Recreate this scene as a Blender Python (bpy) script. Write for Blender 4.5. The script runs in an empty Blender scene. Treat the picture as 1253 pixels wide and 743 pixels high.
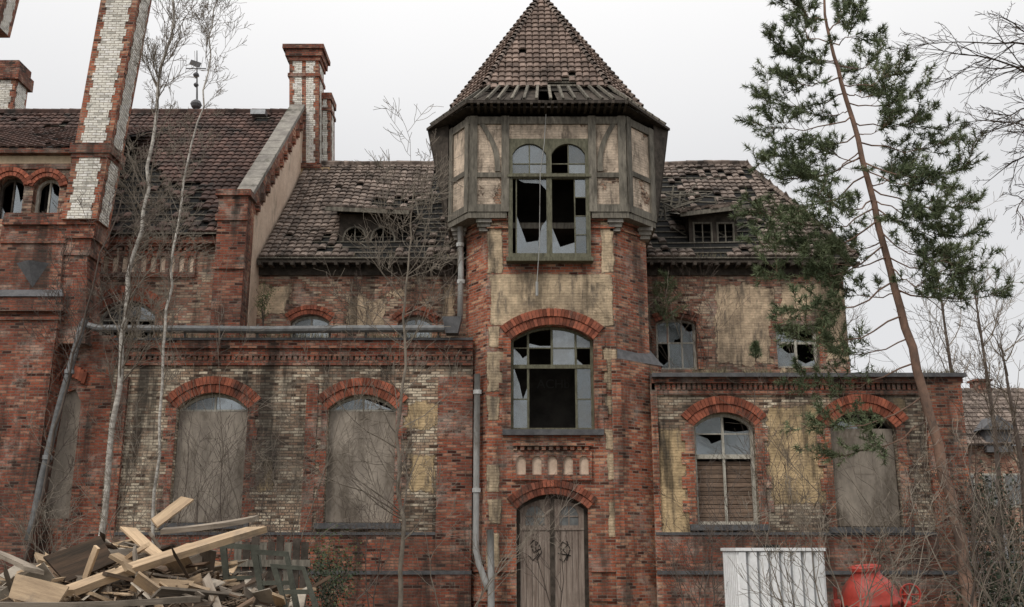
import bpy, math, random
from mathutils import Vector as V, Matrix, noise as NZ
from mathutils.geometry import tessellate_polygon
R=random.Random(7)
F=1225.; TH=math.radians(13.8); CZ=1.6
cs,sn=math.cos(TH),math.sin(TH)
sc=bpy.context.scene; COL=sc.collection
def ray(px,py):
    u=(px-626.5)/F; v=(371.5-py)/F
    return V((u,cs-v*sn,sn+v*cs))
def P(px,py,Y):
    r=ray(px,py); k=Y/r.y; return V((r.x*k,Y,CZ+r.z*k))
def proj(p):
    z=p[2]-CZ; d=p[1]*cs+z*sn; up=-p[1]*sn+z*cs
    return 626.5+F*p[0]/d, 371.5-F*up/d
class PL:
    def __init__(s,x0,y0,x1,y1):
        s.o=V((x0,y0)); d=V((x1-x0,y1-y0)); s.L=d.length; s.d=d.normalized(); s.n=V((s.d.y,-s.d.x))
    def uz(s,px,py):
        r=ray(px,py); r2=V((r.x,r.y)); k=s.o.dot(s.n)/r2.dot(s.n)
        return ((r2*k-s.o).dot(s.d), CZ+r.z*k)
    def pt(s,u,z,off=0):
        q=s.o+s.d*u+s.n*off; return V((q.x,q.y,z))
def front(Y): return PL(0,Y,1,Y)
class MB:
    def __init__(s): s.v=[]; s.f=[]
    def add(s,vs,fs):
        b=len(s.v); s.v+= [tuple(v) for v in vs]; s.f+=[tuple(b+i for i in f) for f in fs]
    def box(s,a,b):
        x0,y0,z0=a; x1,y1,z1=b
        s.add([(x0,y0,z0),(x1,y0,z0),(x1,y1,z0),(x0,y1,z0),(x0,y0,z1),(x1,y0,z1),(x1,y1,z1),(x0,y1,z1)],
              [(0,3,2,1),(4,5,6,7),(0,1,5,4),(1,2,6,5),(2,3,7,6),(3,0,4,7)])
    def beam(s,p,q,w,h,up=(0,0,1)):
        p=V(p);q=V(q); d=(q-p).normalized(); a=d.cross(V(up))
        if a.length<.05: a=d.cross(V((0,1,0)))
        a.normalize(); b=a.cross(d); a=a*w/2; b=b*h/2
        s.add([p-a-b,p+a-b,p+a+b,p-a+b,q-a-b,q+a-b,q+a+b,q-a+b],[(0,3,2,1),(4,5,6,7),(0,1,5,4),(1,2,6,5),(2,3,7,6),(3,0,4,7)])
    def prism(s,pts,z0,z1):
        n=len(pts); s.add([(x,y,z0) for x,y in pts]+[(x,y,z1) for x,y in pts],
            [tuple(range(n))[::-1],tuple(range(n,2*n))]+[(i,(i+1)%n,n+(i+1)%n,n+i) for i in range(n)])
    def ext(s,pl,outer,holes=(),f=0,b=-.3):
        loops=[list(outer)]+[list(h) for h in holes]
        flat=[p for l in loops for p in l]; n=len(flat)
        tr=tessellate_polygon([[V((p[0],p[1],0)) for p in l] for l in loops])
        vs=[pl.pt(u,z,f) for u,z in flat]+[pl.pt(u,z,b) for u,z in flat]
        fs=[tuple(t) for t in tr]+[tuple(n+i for i in t)[::-1] for t in tr]
        k=0
        for l in loops:
            m=len(l)
            for i in range(m): a=k+i; c=k+(i+1)%m; fs.append((a,c,n+c,n+a))
            k+=m
        s.add(vs,fs)
    def rect(s,pl,u0,z0,u1,z1,f,b): s.ext(pl,[(u0,z0),(u1,z0),(u1,z1),(u0,z1)],(),f,b)
    def tube(s,pts,rad,n=6,cap=False):
        pts=[V(p) for p in pts]; vs=[]; m=len(pts)
        if not hasattr(rad,'__len__'): rad=[rad]*m
        ref=V((.3,.9,.2))
        for i,p in enumerate(pts):
            d=(pts[min(i+1,m-1)]-pts[max(i-1,0)])
            if d.length<1e-6: d=V((0,0,1))
            d.normalize(); a=d.cross(ref)
            if a.length<.1: a=d.cross(V((1,0,0)))
            a.normalize(); b=d.cross(a)
            for k in range(n):
                t=2*math.pi*k/n; vs.append(p+(a*math.cos(t)+b*math.sin(t))*rad[i])
        fs=[(i*n+k,i*n+(k+1)%n,(i+1)*n+(k+1)%n,(i+1)*n+k) for i in range(m-1) for k in range(n)]
        if cap: fs+=[tuple(range(n)),tuple(range((m-1)*n,m*n))]
        s.add(vs,fs)
WL={}
def build(name,mb,mat,parent=None,loc=None,smooth=False,label=None,cat=None,group=None,kind=None):
    L=V(loc) if loc is not None else (WL[parent.name] if parent else V((0,0,0)))
    me=bpy.data.meshes.new(name); me.from_pydata([(v[0]-L.x,v[1]-L.y,v[2]-L.z) for v in mb.v],[],mb.f); me.update()
    if smooth: me.polygons.foreach_set('use_smooth',[True]*len(me.polygons))
    me.materials.append(mat); o=bpy.data.objects.new(name,me); COL.objects.link(o); WL[o.name]=L
    if parent: o.parent=parent
    else: o.location=L
    tag(o,label,cat,group,kind); return o
def tag(o,label=None,cat=None,group=None,kind=None):
    for k,v in (('label',label),('category',cat),('group',group),('kind',kind)):
        if v: o[k]=v
def empty(name,loc,label,cat,group=None):
    o=bpy.data.objects.new(name,None); COL.objects.link(o); o.location=loc; WL[o.name]=V(loc); tag(o,label,cat,group); return o
# ---------------------------------------------------------------- materials
class NT:
    def __init__(s,name):
        s.m=bpy.data.materials.new(name); s.m.use_nodes=True; s.t=s.m.node_tree; s.b=s.t.nodes['Principled BSDF']
        s.b.inputs['Roughness'].default_value=.9; s.b.inputs['Specular IOR Level'].default_value=.25
    def n(s,ty,ins={},**kw):
        x=s.t.nodes.new('ShaderNode'+ty)
        for k,v in kw.items(): setattr(x,k,v)
        for k,v in ins.items(): s.set(x.inputs[k],v)
        return x
    def set(s,i,v):
        if hasattr(v,'is_output') : s.t.links.new(v,i)
        elif hasattr(v,'__len__') and len(v)==3 and i.type=='RGBA': i.default_value=(*v,1)
        else: i.default_value=v
    def mix(s,f,a,b,bt='MIX'):
        x=s.n('Mix',data_type='RGBA',blend_type=bt,clamp_factor=True); s.set(x.inputs[0],f); s.set(x.inputs[6],a); s.set(x.inputs[7],b); return x.outputs[2]
    def math(s,op,a,b=0,c=0):
        x=s.n('Math',operation=op); s.set(x.inputs[0],a); s.set(x.inputs[1],b); s.set(x.inputs[2],c); return x.outputs[0]
    def vm(s,op,a,b=None):
        x=s.n('VectorMath',operation=op); s.set(x.inputs[0],a)
        if b is not None: s.set(x.inputs[1],b)
        return x
    def noise(s,vec,scale,detail=5,rough=.6):
        return s.n('TexNoise',{'Vector':vec,'Scale':scale,'Detail':detail,'Roughness':rough}).outputs['Fac']
    def ramp(s,f,a,b):
        x=s.n('MapRange',{'Value':f,'From Min':a,'From Max':b},interpolation_type='SMOOTHSTEP'); return x.outputs[0]
    def geo(s):
        return s.n('NewGeometry')
    def scalev(s,vec,sv): return s.vm('MULTIPLY',vec,sv).outputs[0]
    def bump(s,h,st=.5,dist=.02):
        x=s.n('Bump',{'Height':h,'Strength':st,'Distance':dist}); s.set(s.b.inputs['Normal'],x.outputs[0])
    def col(s,c): s.set(s.b.inputs['Base Color'],c)
def wallvec(t):
    g=t.geo(); T=t.vm('CROSS_PRODUCT',(0,0,1),g.outputs['True Normal']).outputs[0]
    u=t.vm('DOT_PRODUCT',g.outputs['Position'],T).outputs['Value']
    sp=t.n('SeparateXYZ',{0:g.outputs['Position']}); sn_=t.n('SeparateXYZ',{0:g.outputs['True Normal']})
    az=t.math('ABSOLUTE',sn_.outputs[2])
    u=t.math('MULTIPLY_ADD',sp.outputs[0],az,u); w=t.math('MULTIPLY_ADD',sp.outputs[1],az,sp.outputs[2])
    return t.n('CombineXYZ',{0:u,1:w}).outputs[0], g.outputs['Position'], sp
def boxes(Y,L):
    o=[]
    for x0,y0,x1,y1 in L:
        xm,ym=(x0+x1)/2,(y0+y1)/2; a,b=P(x0,ym,Y).x,P(x1,ym,Y).x; c,d=P(xm,y1,Y).z,P(xm,y0,Y).z
        o.append(((a+b)/2,(c+d)/2,(b-a)/2,(d-c)/2))
    return o
def brickmat(name,c1,c2,c3,mortar,dirt=.55,amt3=.5,plaster=None,pth=.66,bw=.225,rh=.071,soot=.5,regions=(),ramp_amp=.5,pcol=(.56,.44,.30),white=.45,blk=.28,wcol=(.46,.41,.35)):
    t=NT(name); vec,pos,sp=wallvec(t)
    wob=t.n('TexNoise',{'Vector':vec,'Scale':3.,'Detail':2.}).outputs['Color']
    v2=t.vm('ADD',vec,t.scalev(wob,(.03,.022,0))).outputs[0]
    kw={'Scale':1.,'Mortar Size':.009,'Mortar Smooth':.4,'Brick Width':bw,'Row Height':rh}
    b1=t.n('TexBrick',{'Vector':v2,'Color1':c1,'Color2':c2,'Mortar':mortar,**kw})
    v3=t.vm('ADD',v2,(bw*14,rh*26,0)).outputs[0]
    b2=t.n('TexBrick',{'Vector':v3,'Color1':(0,0,0),'Color2':(1,1,1),'Mortar':(0,0,0),**kw})
    v4=t.vm('ADD',v2,(bw*33,rh*58,0)).outputs[0]
    b3=t.n('TexBrick',{'Vector':v4,'Color1':(0,0,0),'Color2':(1,1,1),'Mortar':(0,0,0),**kw})
    c=t.mix(t.ramp(b2.outputs['Color'],1-amt3,1.05-amt3*.5),b1.outputs['Color'],c3)
    c=t.mix(t.ramp(b3.outputs['Color'],.8,.97),c,tuple(x*blk for x in c2))
    big=t.noise(pos,.55,6,.62); fine=t.noise(pos,9,6,.7); med=t.noise(t.vm('ADD',pos,(31,7,9)).outputs[0],1.3,9,.72)
    c=t.mix(t.math('MULTIPLY',t.ramp(med,.50,.64),white),c,wcol)
    pk=t.noise(t.vm('ADD',pos,(5,17,2)).outputs[0],5.,5,.8); c=t.mix(t.math('MULTIPLY',t.ramp(pk,.53,.68),.75),c,tuple(x*.3 for x in c2))
    st=t.noise(t.scalev(pos,(2.2,2.2,.28)),1.,6,.65)
    h=t.math('MULTIPLY_ADD',t.math('SUBTRACT',1,b1.outputs['Fac']),1.,t.math('MULTIPLY',fine,1.4))
    m=None
    if plaster:
        m=t.ramp(t.noise(t.vm('ADD',pos,(3,50,3)).outputs[0],.9,10,.72),pth,pth+.025)
    if regions:
        best=None
        for cx,cz,hx,hz in regions:
            dx=t.math('SUBTRACT',hx,t.math('ABSOLUTE',t.math('SUBTRACT',sp.outputs[0],cx))); dz=t.math('SUBTRACT',hz,t.math('ABSOLUTE',t.math('SUBTRACT',sp.outputs[2],cz)))
            d=t.math('MINIMUM',dx,dz); best=d if best is None else t.math('MAXIMUM',best,d)
        ns=t.math('SUBTRACT',t.noise(t.vm('ADD',pos,(11,3,77)).outputs[0],1.7,10,.7),.47)
        rm=t.ramp(t.math('MULTIPLY_ADD',ns,ramp_amp*2,best),-.015,.02)
        m=rm if m is None else t.math('MAXIMUM',m,rm)
    if m is not None:
        pn=t.noise(pos,3.,8,.72); pc=t.mix(t.ramp(pn,.3,.7),tuple(x*.62 for x in pcol),tuple(min(1,x*1.22) for x in pcol))
        pc=t.mix(t.math('MULTIPLY',t.ramp(t.noise(t.scalev(pos,(3,3,.7)),1.6,8,.72),.5,.66),.8),pc,(.15,.125,.10))
        c=t.mix(m,c,pc); h=t.math('ADD',h,t.math('MULTIPLY',m,2.))
    c=t.mix(t.math('MULTIPLY',t.ramp(st,.47,.66),soot),c,(.03,.026,.022))
    c=t.mix(t.math('MULTIPLY',t.ramp(big,.42,.68),dirt),c,(.05,.043,.037))
    c=t.mix(1.,c,t.mix(fine,(.5,.5,.5),(1.5,1.5,1.5)),'MULTIPLY')
    t.col(c); t.bump(h,.9,.022); return t.m
def surf(name,ca,cb,scale=3.,stretch=(1,1,1),rough=.9,bump=.3,island=0,stain=None,spec=.25,metal=0,obj=False,objr=0,sth=(.5,.68)):
    t=NT(name); pos=t.n('TexCoord').outputs['Object'] if obj else t.geo().outputs['Position']
    v=t.scalev(pos,stretch)
    if obj: v=t.vm('ADD',v,t.n('CombineXYZ',{0:t.math('MULTIPLY',t.n('ObjectInfo').outputs['Random'],50.)}).outputs[0]).outputs[0]
    nz=t.noise(v,scale,7,.68); c=t.mix(t.ramp(nz,.3,.7),ca,cb)
    if stain: c=t.mix(t.ramp(t.noise(t.scalev(pos,(1,1,.45)),1.6,8,.7),*sth),c,stain)
    if island:
        r=t.geo().outputs['Random Per Island']; k=t.n('MapRange',{'Value':r,'To Min':1-island,'To Max':1+island}).outputs[0]
        cc=t.n('CombineXYZ',{0:k,1:k,2:k}).outputs[0]; c=t.mix(1.,c,cc,'MULTIPLY')
    if objr:
        r=t.n('ObjectInfo').outputs['Random']; k=t.n('MapRange',{'Value':r,'To Min':1-objr,'To Max':1+objr}).outputs[0]
        c=t.mix(1.,c,t.n('CombineXYZ',{0:k,1:k,2:k}).outputs[0],'MULTIPLY')
    if bump:
        fine=t.noise(v,scale*7,4,.7); c=t.mix(1.,c,t.mix(fine,(.7,.7,.7),(1.25,1.25,1.25)),'MULTIPLY')
        t.bump(t.math('ADD',nz,t.math('MULTIPLY',fine,.5)),bump,.03)
    t.col(c); t.b.inputs['Roughness'].default_value=rough; t.b.inputs['Specular IOR Level'].default_value=spec; t.b.inputs['Metallic'].default_value=metal
    return t.m
M={}
RC=((.47,.140,.073),(.27,.082,.05),(.55,.29,.18),(.30,.26,.21))
twr=boxes(24.5,[(600,336,750,398),(597,272,614,334),(597,400,611,425),(597,432,616,478),(597,486,611,515),(597,570,610,602),(597,612,613,642),(597,653,611,695),(736,272,751,334),(739,428,758,478),(741,484,757,508),(741,526,759,550),(744,556,759,587),(745,615,763,657)])
M['red']=brickmat('red_brick',*RC,dirt=.6,amt3=.35,soot=.6)
M['tower']=brickmat('tower_brick',*RC,dirt=.5,amt3=.35,soot=.6,regions=twr,ramp_amp=.14,pcol=(.64,.50,.34))
M['darkred']=brickmat('dark_red_brick',(.34,.10,.056),(.19,.06,.042),(.40,.19,.125),(.19,.16,.13),dirt=.6,amt3=.3,soot=.75)
mixregs=boxes(24.9,[(497,495,537,522),(318,560,335,600),(505,560,530,600),(200,430,240,442),(808,525,842,662),(942,498,1008,614),(1085,485,1105,498),(812,672,842,690)])
M['mixed']=brickmat('weathered_mixed_brick',(.50,.375,.265),(.29,.175,.12),(.70,.60,.46),(.15,.125,.10),dirt=.7,amt3=.6,plaster=1,pth=.69,soot=.85,regions=mixregs,ramp_amp=.42,pcol=(.58,.43,.25),white=.55,wcol=(.56,.48,.37))
upr=boxes(27,[(878,350,946,445),(960,350,1004,387),(1008,350,1036,440),(300,350,352,386),(425,368,470,402),(540,350,556,390)])
M['upper']=brickmat('upper_wall_brick',(.44,.22,.15),(.29,.125,.085),(.52,.39,.28),(.25,.21,.17),dirt=.5,amt3=.45,plaster=1,pth=.62,soot=.65,regions=upr,ramp_amp=.45,pcol=(.68,.52,.36))
M['white']=brickmat('white_glazed_brick',(.86,.84,.77),(.80,.77,.69),(.88,.86,.82),(.40,.34,.28),dirt=.15,amt3=.3,soot=.25,white=0,blk=.6)
M['vous']=surf('arch_brick',(.34,.108,.062),(.19,.065,.043),6,island=.45,stain=(.08,.055,.045),sth=(.48,.70))
M['plaster']=surf('old_plaster',(.56,.44,.30),(.42,.33,.23),2.2,bump=.4,stain=(.2,.165,.13),sth=(.52,.72))
M['plaster2']=surf('ochre_plaster',(.44,.31,.17),(.30,.22,.14),2.6,bump=.5,stain=(.1,.085,.07),sth=(.5,.7))
M['plaster3']=surf('pink_plaster',(.70,.55,.43),(.56,.42,.32),2.2,bump=.35,stain=(.28,.22,.17),sth=(.52,.72))
M['infill']=brickmat('infill_brick_plaster',(.44,.26,.17),(.32,.17,.11),(.5,.36,.26),(.4,.33,.26),dirt=.3,plaster=1,pth=.40,pcol=(.68,.55,.43),soot=.3)
M['slate']=surf('slate',(.07,.07,.075),(.13,.13,.135),5,rough=.6,island=.2)
M['stone']=surf('stone',(.32,.30,.265),(.18,.165,.15),3,stain=(.08,.08,.06))
M['timber']=surf('grey_timber',(.22,.20,.165),(.09,.082,.068),6,stretch=(3,3,.5),stain=(.06,.055,.045),island=.25,sth=(.54,.72))
M['darkwood']=surf('dark_rotten_wood',(.085,.07,.058),(.03,.025,.02),5,island=.3)
M['green']=surf('olive_frame',(.17,.165,.115),(.075,.072,.05),9,stretch=(2,2,.6),rough=.8)
M['whiteframe']=surf('peeling_white_frame',(.54,.52,.46),(.26,.24,.20),9,stretch=(2,2,.6),rough=.8)
M['board']=surf('grey_board',(.35,.305,.255),(.20,.172,.145),1.6,stretch=(1,1,.5),stain=(.12,.10,.08),bump=.2,sth=(.46,.66))
M['boarding']=surf('brown_boarding',(.24,.17,.125),(.13,.09,.07),5,stretch=(.5,1,3),island=.3)
M['door']=surf('door_wood',(.36,.30,.255),(.19,.145,.12),3,stretch=(6,6,.4),stain=(.12,.09,.075),sth=(.5,.7))
M['dullpane']=surf('dull_pane',(.20,.21,.21),(.10,.105,.105),4,rough=.4,bump=0,spec=.5)
M['tile']=surf('grey_tile',(.255,.205,.175),(.09,.068,.057),2.4,island=.36,stain=(.05,.04,.034),sth=(.49,.65),bump=0)
M['ttile']=surf('tower_tile',(.28,.21,.175),(.115,.082,.068),2.2,island=.30,stain=(.06,.046,.038),sth=(.52,.70),bump=0)
M['tilered']=surf('brown_tile',(.14,.085,.07),(.065,.045,.04),2.4,island=.36,stain=(.035,.03,.027),sth=(.5,.66),bump=0)
M['zinc']=surf('zinc',(.17,.175,.18),(.085,.085,.085),5,rough=.55,spec=.5)
M['pipe']=surf('grey_pipe',(.42,.42,.41),(.30,.30,.29),5,stretch=(1,1,.3),rough=.6,stain=(.18,.16,.14))
M['dark']=surf('interior_shade',(.07,.062,.054),(.022,.02,.017),1.0,bump=0)  # near-black colour stands in for the shade of unlit rooms
M['black']=surf('black_and_shade',(.01,.01,.01),(.015,.015,.015),3,bump=0)  # true black things, and painted shade behind the dormer openings
M['chalk']=surf('grey_writing',(.085,.085,.08),(.06,.06,.055),3,bump=0)
M['pale']=surf('pale_board',(.52,.385,.25),(.32,.23,.15),2,stretch=(.6,6,6),obj=True,objr=.35,stain=(.19,.155,.125),sth=(.5,.74))
M['sheet']=surf('pale_sheet',(.52,.46,.38),(.36,.31,.25),1.5,obj=True,objr=.3,stain=(.2,.17,.14),sth=(.48,.7))
M['old']=surf('weathered_board',(.28,.235,.19),(.14,.115,.09),2,stretch=(.6,6,6),obj=True,objr=.5,stain=(.07,.06,.05),sth=(.52,.72))
M['drk']=surf('dark_beam',(.14,.09,.06),(.05,.04,.03),2,stretch=(.6,6,6),obj=True,objr=.5)
M['greenwood']=surf('greenish_dark_frame',(.10,.105,.085),(.05,.052,.042),3,stretch=(1,1,1))
M['birch']=surf('birch_bark',(.60,.57,.52),(.24,.215,.19),3,stretch=(1.2,1.2,3.5),stain=(.05,.045,.04),sth=(.56,.68))
M['twig']=surf('twig_bark',(.12,.095,.08),(.07,.055,.047),4,bump=0)
M['twiglight']=surf('pale_twig_bark',(.24,.205,.165),(.13,.11,.09),4,bump=0)
M['pinebark']=surf('pine_bark',(.27,.165,.12),(.14,.095,.075),5,stretch=(1,1,.6),stain=(.09,.07,.06),bump=.6)
M['needle']=surf('pine_needles',(.175,.205,.115),(.095,.125,.07),1.5,bump=0,rough=.8,island=.35,spec=.1)
M['leaf']=surf('leaf_green',(.12,.16,.055),(.06,.09,.035),2,bump=0,rough=.6,island=.4)
M['darkleaf']=surf('dark_leaf',(.04,.055,.03),(.02,.03,.018),2,bump=0,rough=.6,island=.4)
M['straw']=surf('dry_grass',(.22,.19,.12),(.09,.08,.05),2,bump=0,island=.4)
M['litter']=surf('ground_litter',(.13,.10,.07),(.06,.055,.035),1.2,stain=(.06,.08,.03))
M['plastic']=surf('white_plastic',(.84,.85,.86),(.76,.77,.78),1.5,rough=.45,spec=.4,bump=.05,stain=(.5,.48,.44),sth=(.6,.9))
M['groove']=surf('groove_shade',(.42,.43,.44),(.34,.35,.36),2,bump=0)  # greyer than the plastic: shade between the ribs put into the colour
M['galv']=surf('galvanised',(.36,.37,.38),(.26,.27,.28),5,rough=.4,metal=.6)
M['redpaint']=surf('red_paint',(.42,.045,.028),(.27,.032,.022),3,rough=.5,spec=.45,bump=.05,stain=(.10,.04,.03),sth=(.52,.72))
t=NT('window_glass'); tr=t.n('BsdfTransparent',{0:(.6,.64,.64)}); gl=t.n('BsdfGlossy',{'Color':(.68,.72,.74),'Roughness':.06})
df=t.n('BsdfDiffuse',{'Color':(.22,.225,.22)})
nz=t.noise(t.geo().outputs['Position'],1.6,7,.7); t.set(gl.inputs['Roughness'],t.math('MULTIPLY',nz,.35))
isl=t.geo().outputs['Random Per Island']; mf=t.n('MapRange',{'Value':isl,'To Min':.14,'To Max':.40}).outputs[0]
mx=t.n('MixShader',{0:mf}); t.t.links.new(tr.outputs[0],mx.inputs[1]); t.t.links.new(gl.outputs[0],mx.inputs[2])
m2_=t.n('MixShader',{0:t.math('MULTIPLY',t.ramp(nz,.35,.65),.45)}); t.t.links.new(mx.outputs[0],m2_.inputs[1]); t.t.links.new(df.outputs[0],m2_.inputs[2])
t.t.links.new(m2_.outputs[0],t.t.nodes['Material Output'].inputs[0]); M['glass']=t.m
# ---------------------------------------------------------------- building
B=empty('abandoned_building',(1,26,0),'large derelict red brick building with a central half-timbered tower, broken windows and decayed tiled roofs','building')
def arc(u,w):
    u0,u1,zb,zs,zt=w; ri=zt-zs
    if ri<.01: return zt
    h=(u1-u0)/2; r=(h*h+ri*ri)/(2*ri); x=min(h,abs(u-(u0+u1)/2)); return zt-r+math.sqrt(max(0,r*r-x*x))
def apoly(w,n=12):
    u0,u1,zb,zs,zt=w; p=[(u0,zb),(u1,zb)]
    if zt-zs<.01: return p+[(u1,zt),(u0,zt)]
    return p+[(u1+(u0-u1)*i/n,arc(u1+(u0-u1)*i/n,w)) for i in range(n+1)]
def inset(w,d): return (w[0]+d,w[1]-d,w[2]+d,w[3]-(0 if w[4]-w[3]>.01 else d),w[4]-d)
def opening(pl,x0,x1,yt,ys,yb):
    ym=(yt+yb)/2; xm=(x0+x1)/2
    return (pl.uz(x0,ym)[0],pl.uz(x1,ym)[0],pl.uz(xm,yb)[1],pl.uz(xm,ys)[1],pl.uz(xm,yt)[1])
def recess(pl,w,par,th=.35,dep=1.6):  # box behind an opening, with the room's darkness painted into its colour
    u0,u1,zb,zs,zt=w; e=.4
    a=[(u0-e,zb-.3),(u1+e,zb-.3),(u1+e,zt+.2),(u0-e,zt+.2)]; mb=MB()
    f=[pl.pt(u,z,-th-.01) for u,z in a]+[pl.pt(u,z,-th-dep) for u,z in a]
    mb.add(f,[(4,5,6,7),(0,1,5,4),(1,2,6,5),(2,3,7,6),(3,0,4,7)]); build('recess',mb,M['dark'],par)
def ringarch(pl,w,h,f=.05,b=-.1,bw=.085):
    mb=MB(); u0,u1,zb,zs,zt=w; hw=(u1-u0)/2; ri=zt-zs; r=(hw*hw+ri*ri)/(2*ri); uc=(u0+u1)/2; zc=zt-r
    a=math.asin(min(1,hw/r)); 
    if ri>hw: a=math.pi/2
    for k in range(2):
        ra=r+.008+k*(h/2); rb=r+(k+1)*h/2-.004; n=max(6,int(2*a*ra/bw))
        for i in range(n):
            t0=-a+2*a*(i+.05)/n; t1=-a+2*a*(i+.95)/n; j=R.uniform(-.008,.008)
            mb.ext(pl,[(uc+q*math.sin(t),zc+q*math.cos(t)) for q,t in ((ra,t0),(ra,t1),(rb,t1),(rb,t0))],(),f+j+(.03 if k else 0),b)
    return mb
def jambs(pl,w,wd,par,f=.035,mat='red'):
    u0,u1,zb,zs,zt=w
    for s in (0,1):
        z=zb; k=0; out=[]
        while z<zs+.1:
            e=wd*(1. if k%2 else .62)+R.uniform(-.03,.03); h=min(.29,zs+.12-z)
            if h<.05: break
            out+=[(e,z),(e,z+h)]; z+=h; k+=1
        pg=[(0.002,zb)]+out+[(0.002,z)]
        pg=[(u0-a,b) for a,b in pg] if s==0 else [(u1+a,b) for a,b in pg]
        mb=MB(); mb.ext(pl,pg,(),f,-.1); build('jamb',mb,M[mat],par)
def cell(w,a,b,c,d,n=4):
    top=[(b+(a-b)*i/n,min(d,arc(b+(a-b)*i/n,w))) for i in range(n+1)]
    if max(z for u,z in top)<=c+.03: return None
    return [(a,c),(b,c)]+[(u,max(z,c+.005)) for u,z in top]
def window(pl,x0,x1,yt,ys,yb,vb=(.5,),hb=(),board=None,fm='whiteframe',ring=.36,jw=.3,label=None,broken=.3,rec=.2,fw=.075,bwid=.045,sill=True,skipcells=(),hw=(),vtop=(),hside=(),htop=(),jm='red'):
    w=opening(pl,x0,x1,yt,ys,yb); mb=MB(); wi=inset(w,fw); xm=(x0+x1)/2
    mb.ext(pl,apoly(w),[apoly(wi)],-rec,-rec-.09)
    Z=lambda y: pl.uz(xm,y)[1]
    zs_=[Z(y) for y in hb]; zb0=Z(board) if board else None
    for i,z in enumerate(zs_):
        bb=bwid*(1.8 if i in hw else 1); mb.rect(pl,wi[0],z-bb/2,wi[1],z+bb/2,-rec+(.01 if i in hw else -.012),-rec-.07)
    us=[w[0]+(w[1]-w[0])*v for v in vb]
    for u in us: mb.rect(pl,u-bwid/2,zb0 if board else wi[2],u+bwid/2,arc(u,wi),-rec-.006,-rec-.075)
    for v in vtop: u=w[0]+(w[1]-w[0])*v; mb.rect(pl,u-bwid/2,zs_[0],u+bwid/2,arc(u,wi),-rec-.004,-rec-.073)
    for y in htop: mb.rect(pl,wi[0],Z(y)-.015,wi[1],Z(y)+.015,-rec-.014,-rec-.06)
    for y in hside:
        mb.rect(pl,wi[0],Z(y)-.015,us[0],Z(y)+.015,-rec-.014,-rec-.06); mb.rect(pl,us[-1],Z(y)-.015,wi[1],Z(y)+.015,-rec-.014,-rec-.06)
    o=build('window',mb,M[fm],B,label=label)
    gl=MB(); gu=sorted([wi[0]]+us+[wi[1]]+[w[0]+(w[1]-w[0])*v for v in vtop]); gz=sorted([wi[2]]+zs_+[wi[4]]+[Z(y) for y in htop])
    for i in range(len(gu)-1):
        for j in range(len(gz)-1):
            if board and gz[j+1]<=zb0+.05: continue
            lo=max(gz[j],zb0) if board else gz[j]
            c=cell(wi,gu[i],gu[i+1],lo,gz[j+1])
            if not c or (i,j) in skipcells: continue
            q=R.random()
            if q<broken:
                if q<broken*.35: continue
                m=(gu[i]+gu[i+1])/2; d=(gz[j+1]-lo); a_,b_=gu[i],gu[i+1]; tp_=gz[j+1]
                k=R.random()
                if k<.35: c=[(a_,lo),(b_,lo),(b_,lo+d*R.uniform(.5,.8)),(m+.05,lo+d*R.uniform(.45,.6)),(m-.03,lo+d*R.uniform(.6,.8)),(a_,tp_)]
                elif k<.7: c=[(a_,lo),(m-.04,lo),(m,lo+d*.2),(m+.06,lo+d*.15),(b_,lo+d*R.uniform(.2,.4)),(b_,tp_),(a_,tp_)]
                else: c=[(a_,lo),(b_,lo),(b_,lo+d*R.uniform(.1,.3)),(m,lo+d*.12),(a_,lo+d*R.uniform(.2,.5))]
                c=[(u,min(z,arc(u,wi))) for u,z in c]
            gl.ext(pl,c,(),-rec-.03,-rec-.034)
    if gl.v: build('pane',gl,M['glass'],o)
    if board:
        bm=MB(); bm.ext(pl,[(w[0]+.02,w[2]+.02),(w[1]-.02,w[2]+.02),(w[1]-.02,zb0),(w[0]+.02,zb0+.02)],(),-rec+.03,-rec-.005)
        um=(w[0]+w[1])/2; zz=w[2]+(zb0-w[2])*.62
        bm.ext(pl,[(um-.24,zz-.2),(um+.25,zz-.2),(um+.25,zz+.38),(um-.24,zz+.38)],[[(um-.23,zz-.19),(um+.24,zz-.19),(um+.24,zz+.37),(um-.23,zz+.37)]],-rec+.04,-rec+.02)
        build('board',bm,M['board'],o)
    if ring: build('brick_arch',ringarch(pl,w,ring),M['vous'],o)
    if jw: jambs(pl,w,jw,o,mat=jm)
    if sill:
        sm=MB(); sm.rect(pl,w[0]-.2,w[2]-.14,w[1]+.2,w[2]-.002,.14,-.3); build('sill',sm,M['slate'],o)
    recess(pl,w,o); return apoly(w)
def r4(pl,x0,x1,yt,yb,yr=None):
    yr=yr or (yt+yb)/2; u0=pl.uz(x0,yr)[0]; u1=pl.uz(x1,yr)[0]; xm=(x0+x1)/2; z0=pl.uz(xm,yb)[1]; z1=pl.uz(xm,yt)[1]
    return [(u0,z0),(u1,z0),(u1,z1),(u0,z1)]
def wall(pl,x0,x1,yt,mat,holes=(),label=None,yr=None,th=.35,z0=0,name='wall',f=0):
    q=r4(pl,x0,x1,yt,yt+10,yr or yt); u0,u1,z1=q[0][0],q[1][0],q[2][1]
    mb=MB(); mb.ext(pl,[(u0,z0),(u1,z0),(u1,z1),(u0,z1)],holes,f,-th); return build(name,mb,M[mat],B,label=label),(u0,u1,z1)
# --- planes
T=PL(-.62,24.5,2.6,24.5); TL=PL(-1.2,25.3,-.62,24.5); TR=PL(2.6,24.5,3.55,25.4)
AL=front(24.9); AR=front(24.9); MN=front(27.); LW=front(26.); GB=PL(-7.1,26,-7.1,27)
zT=9.93
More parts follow.
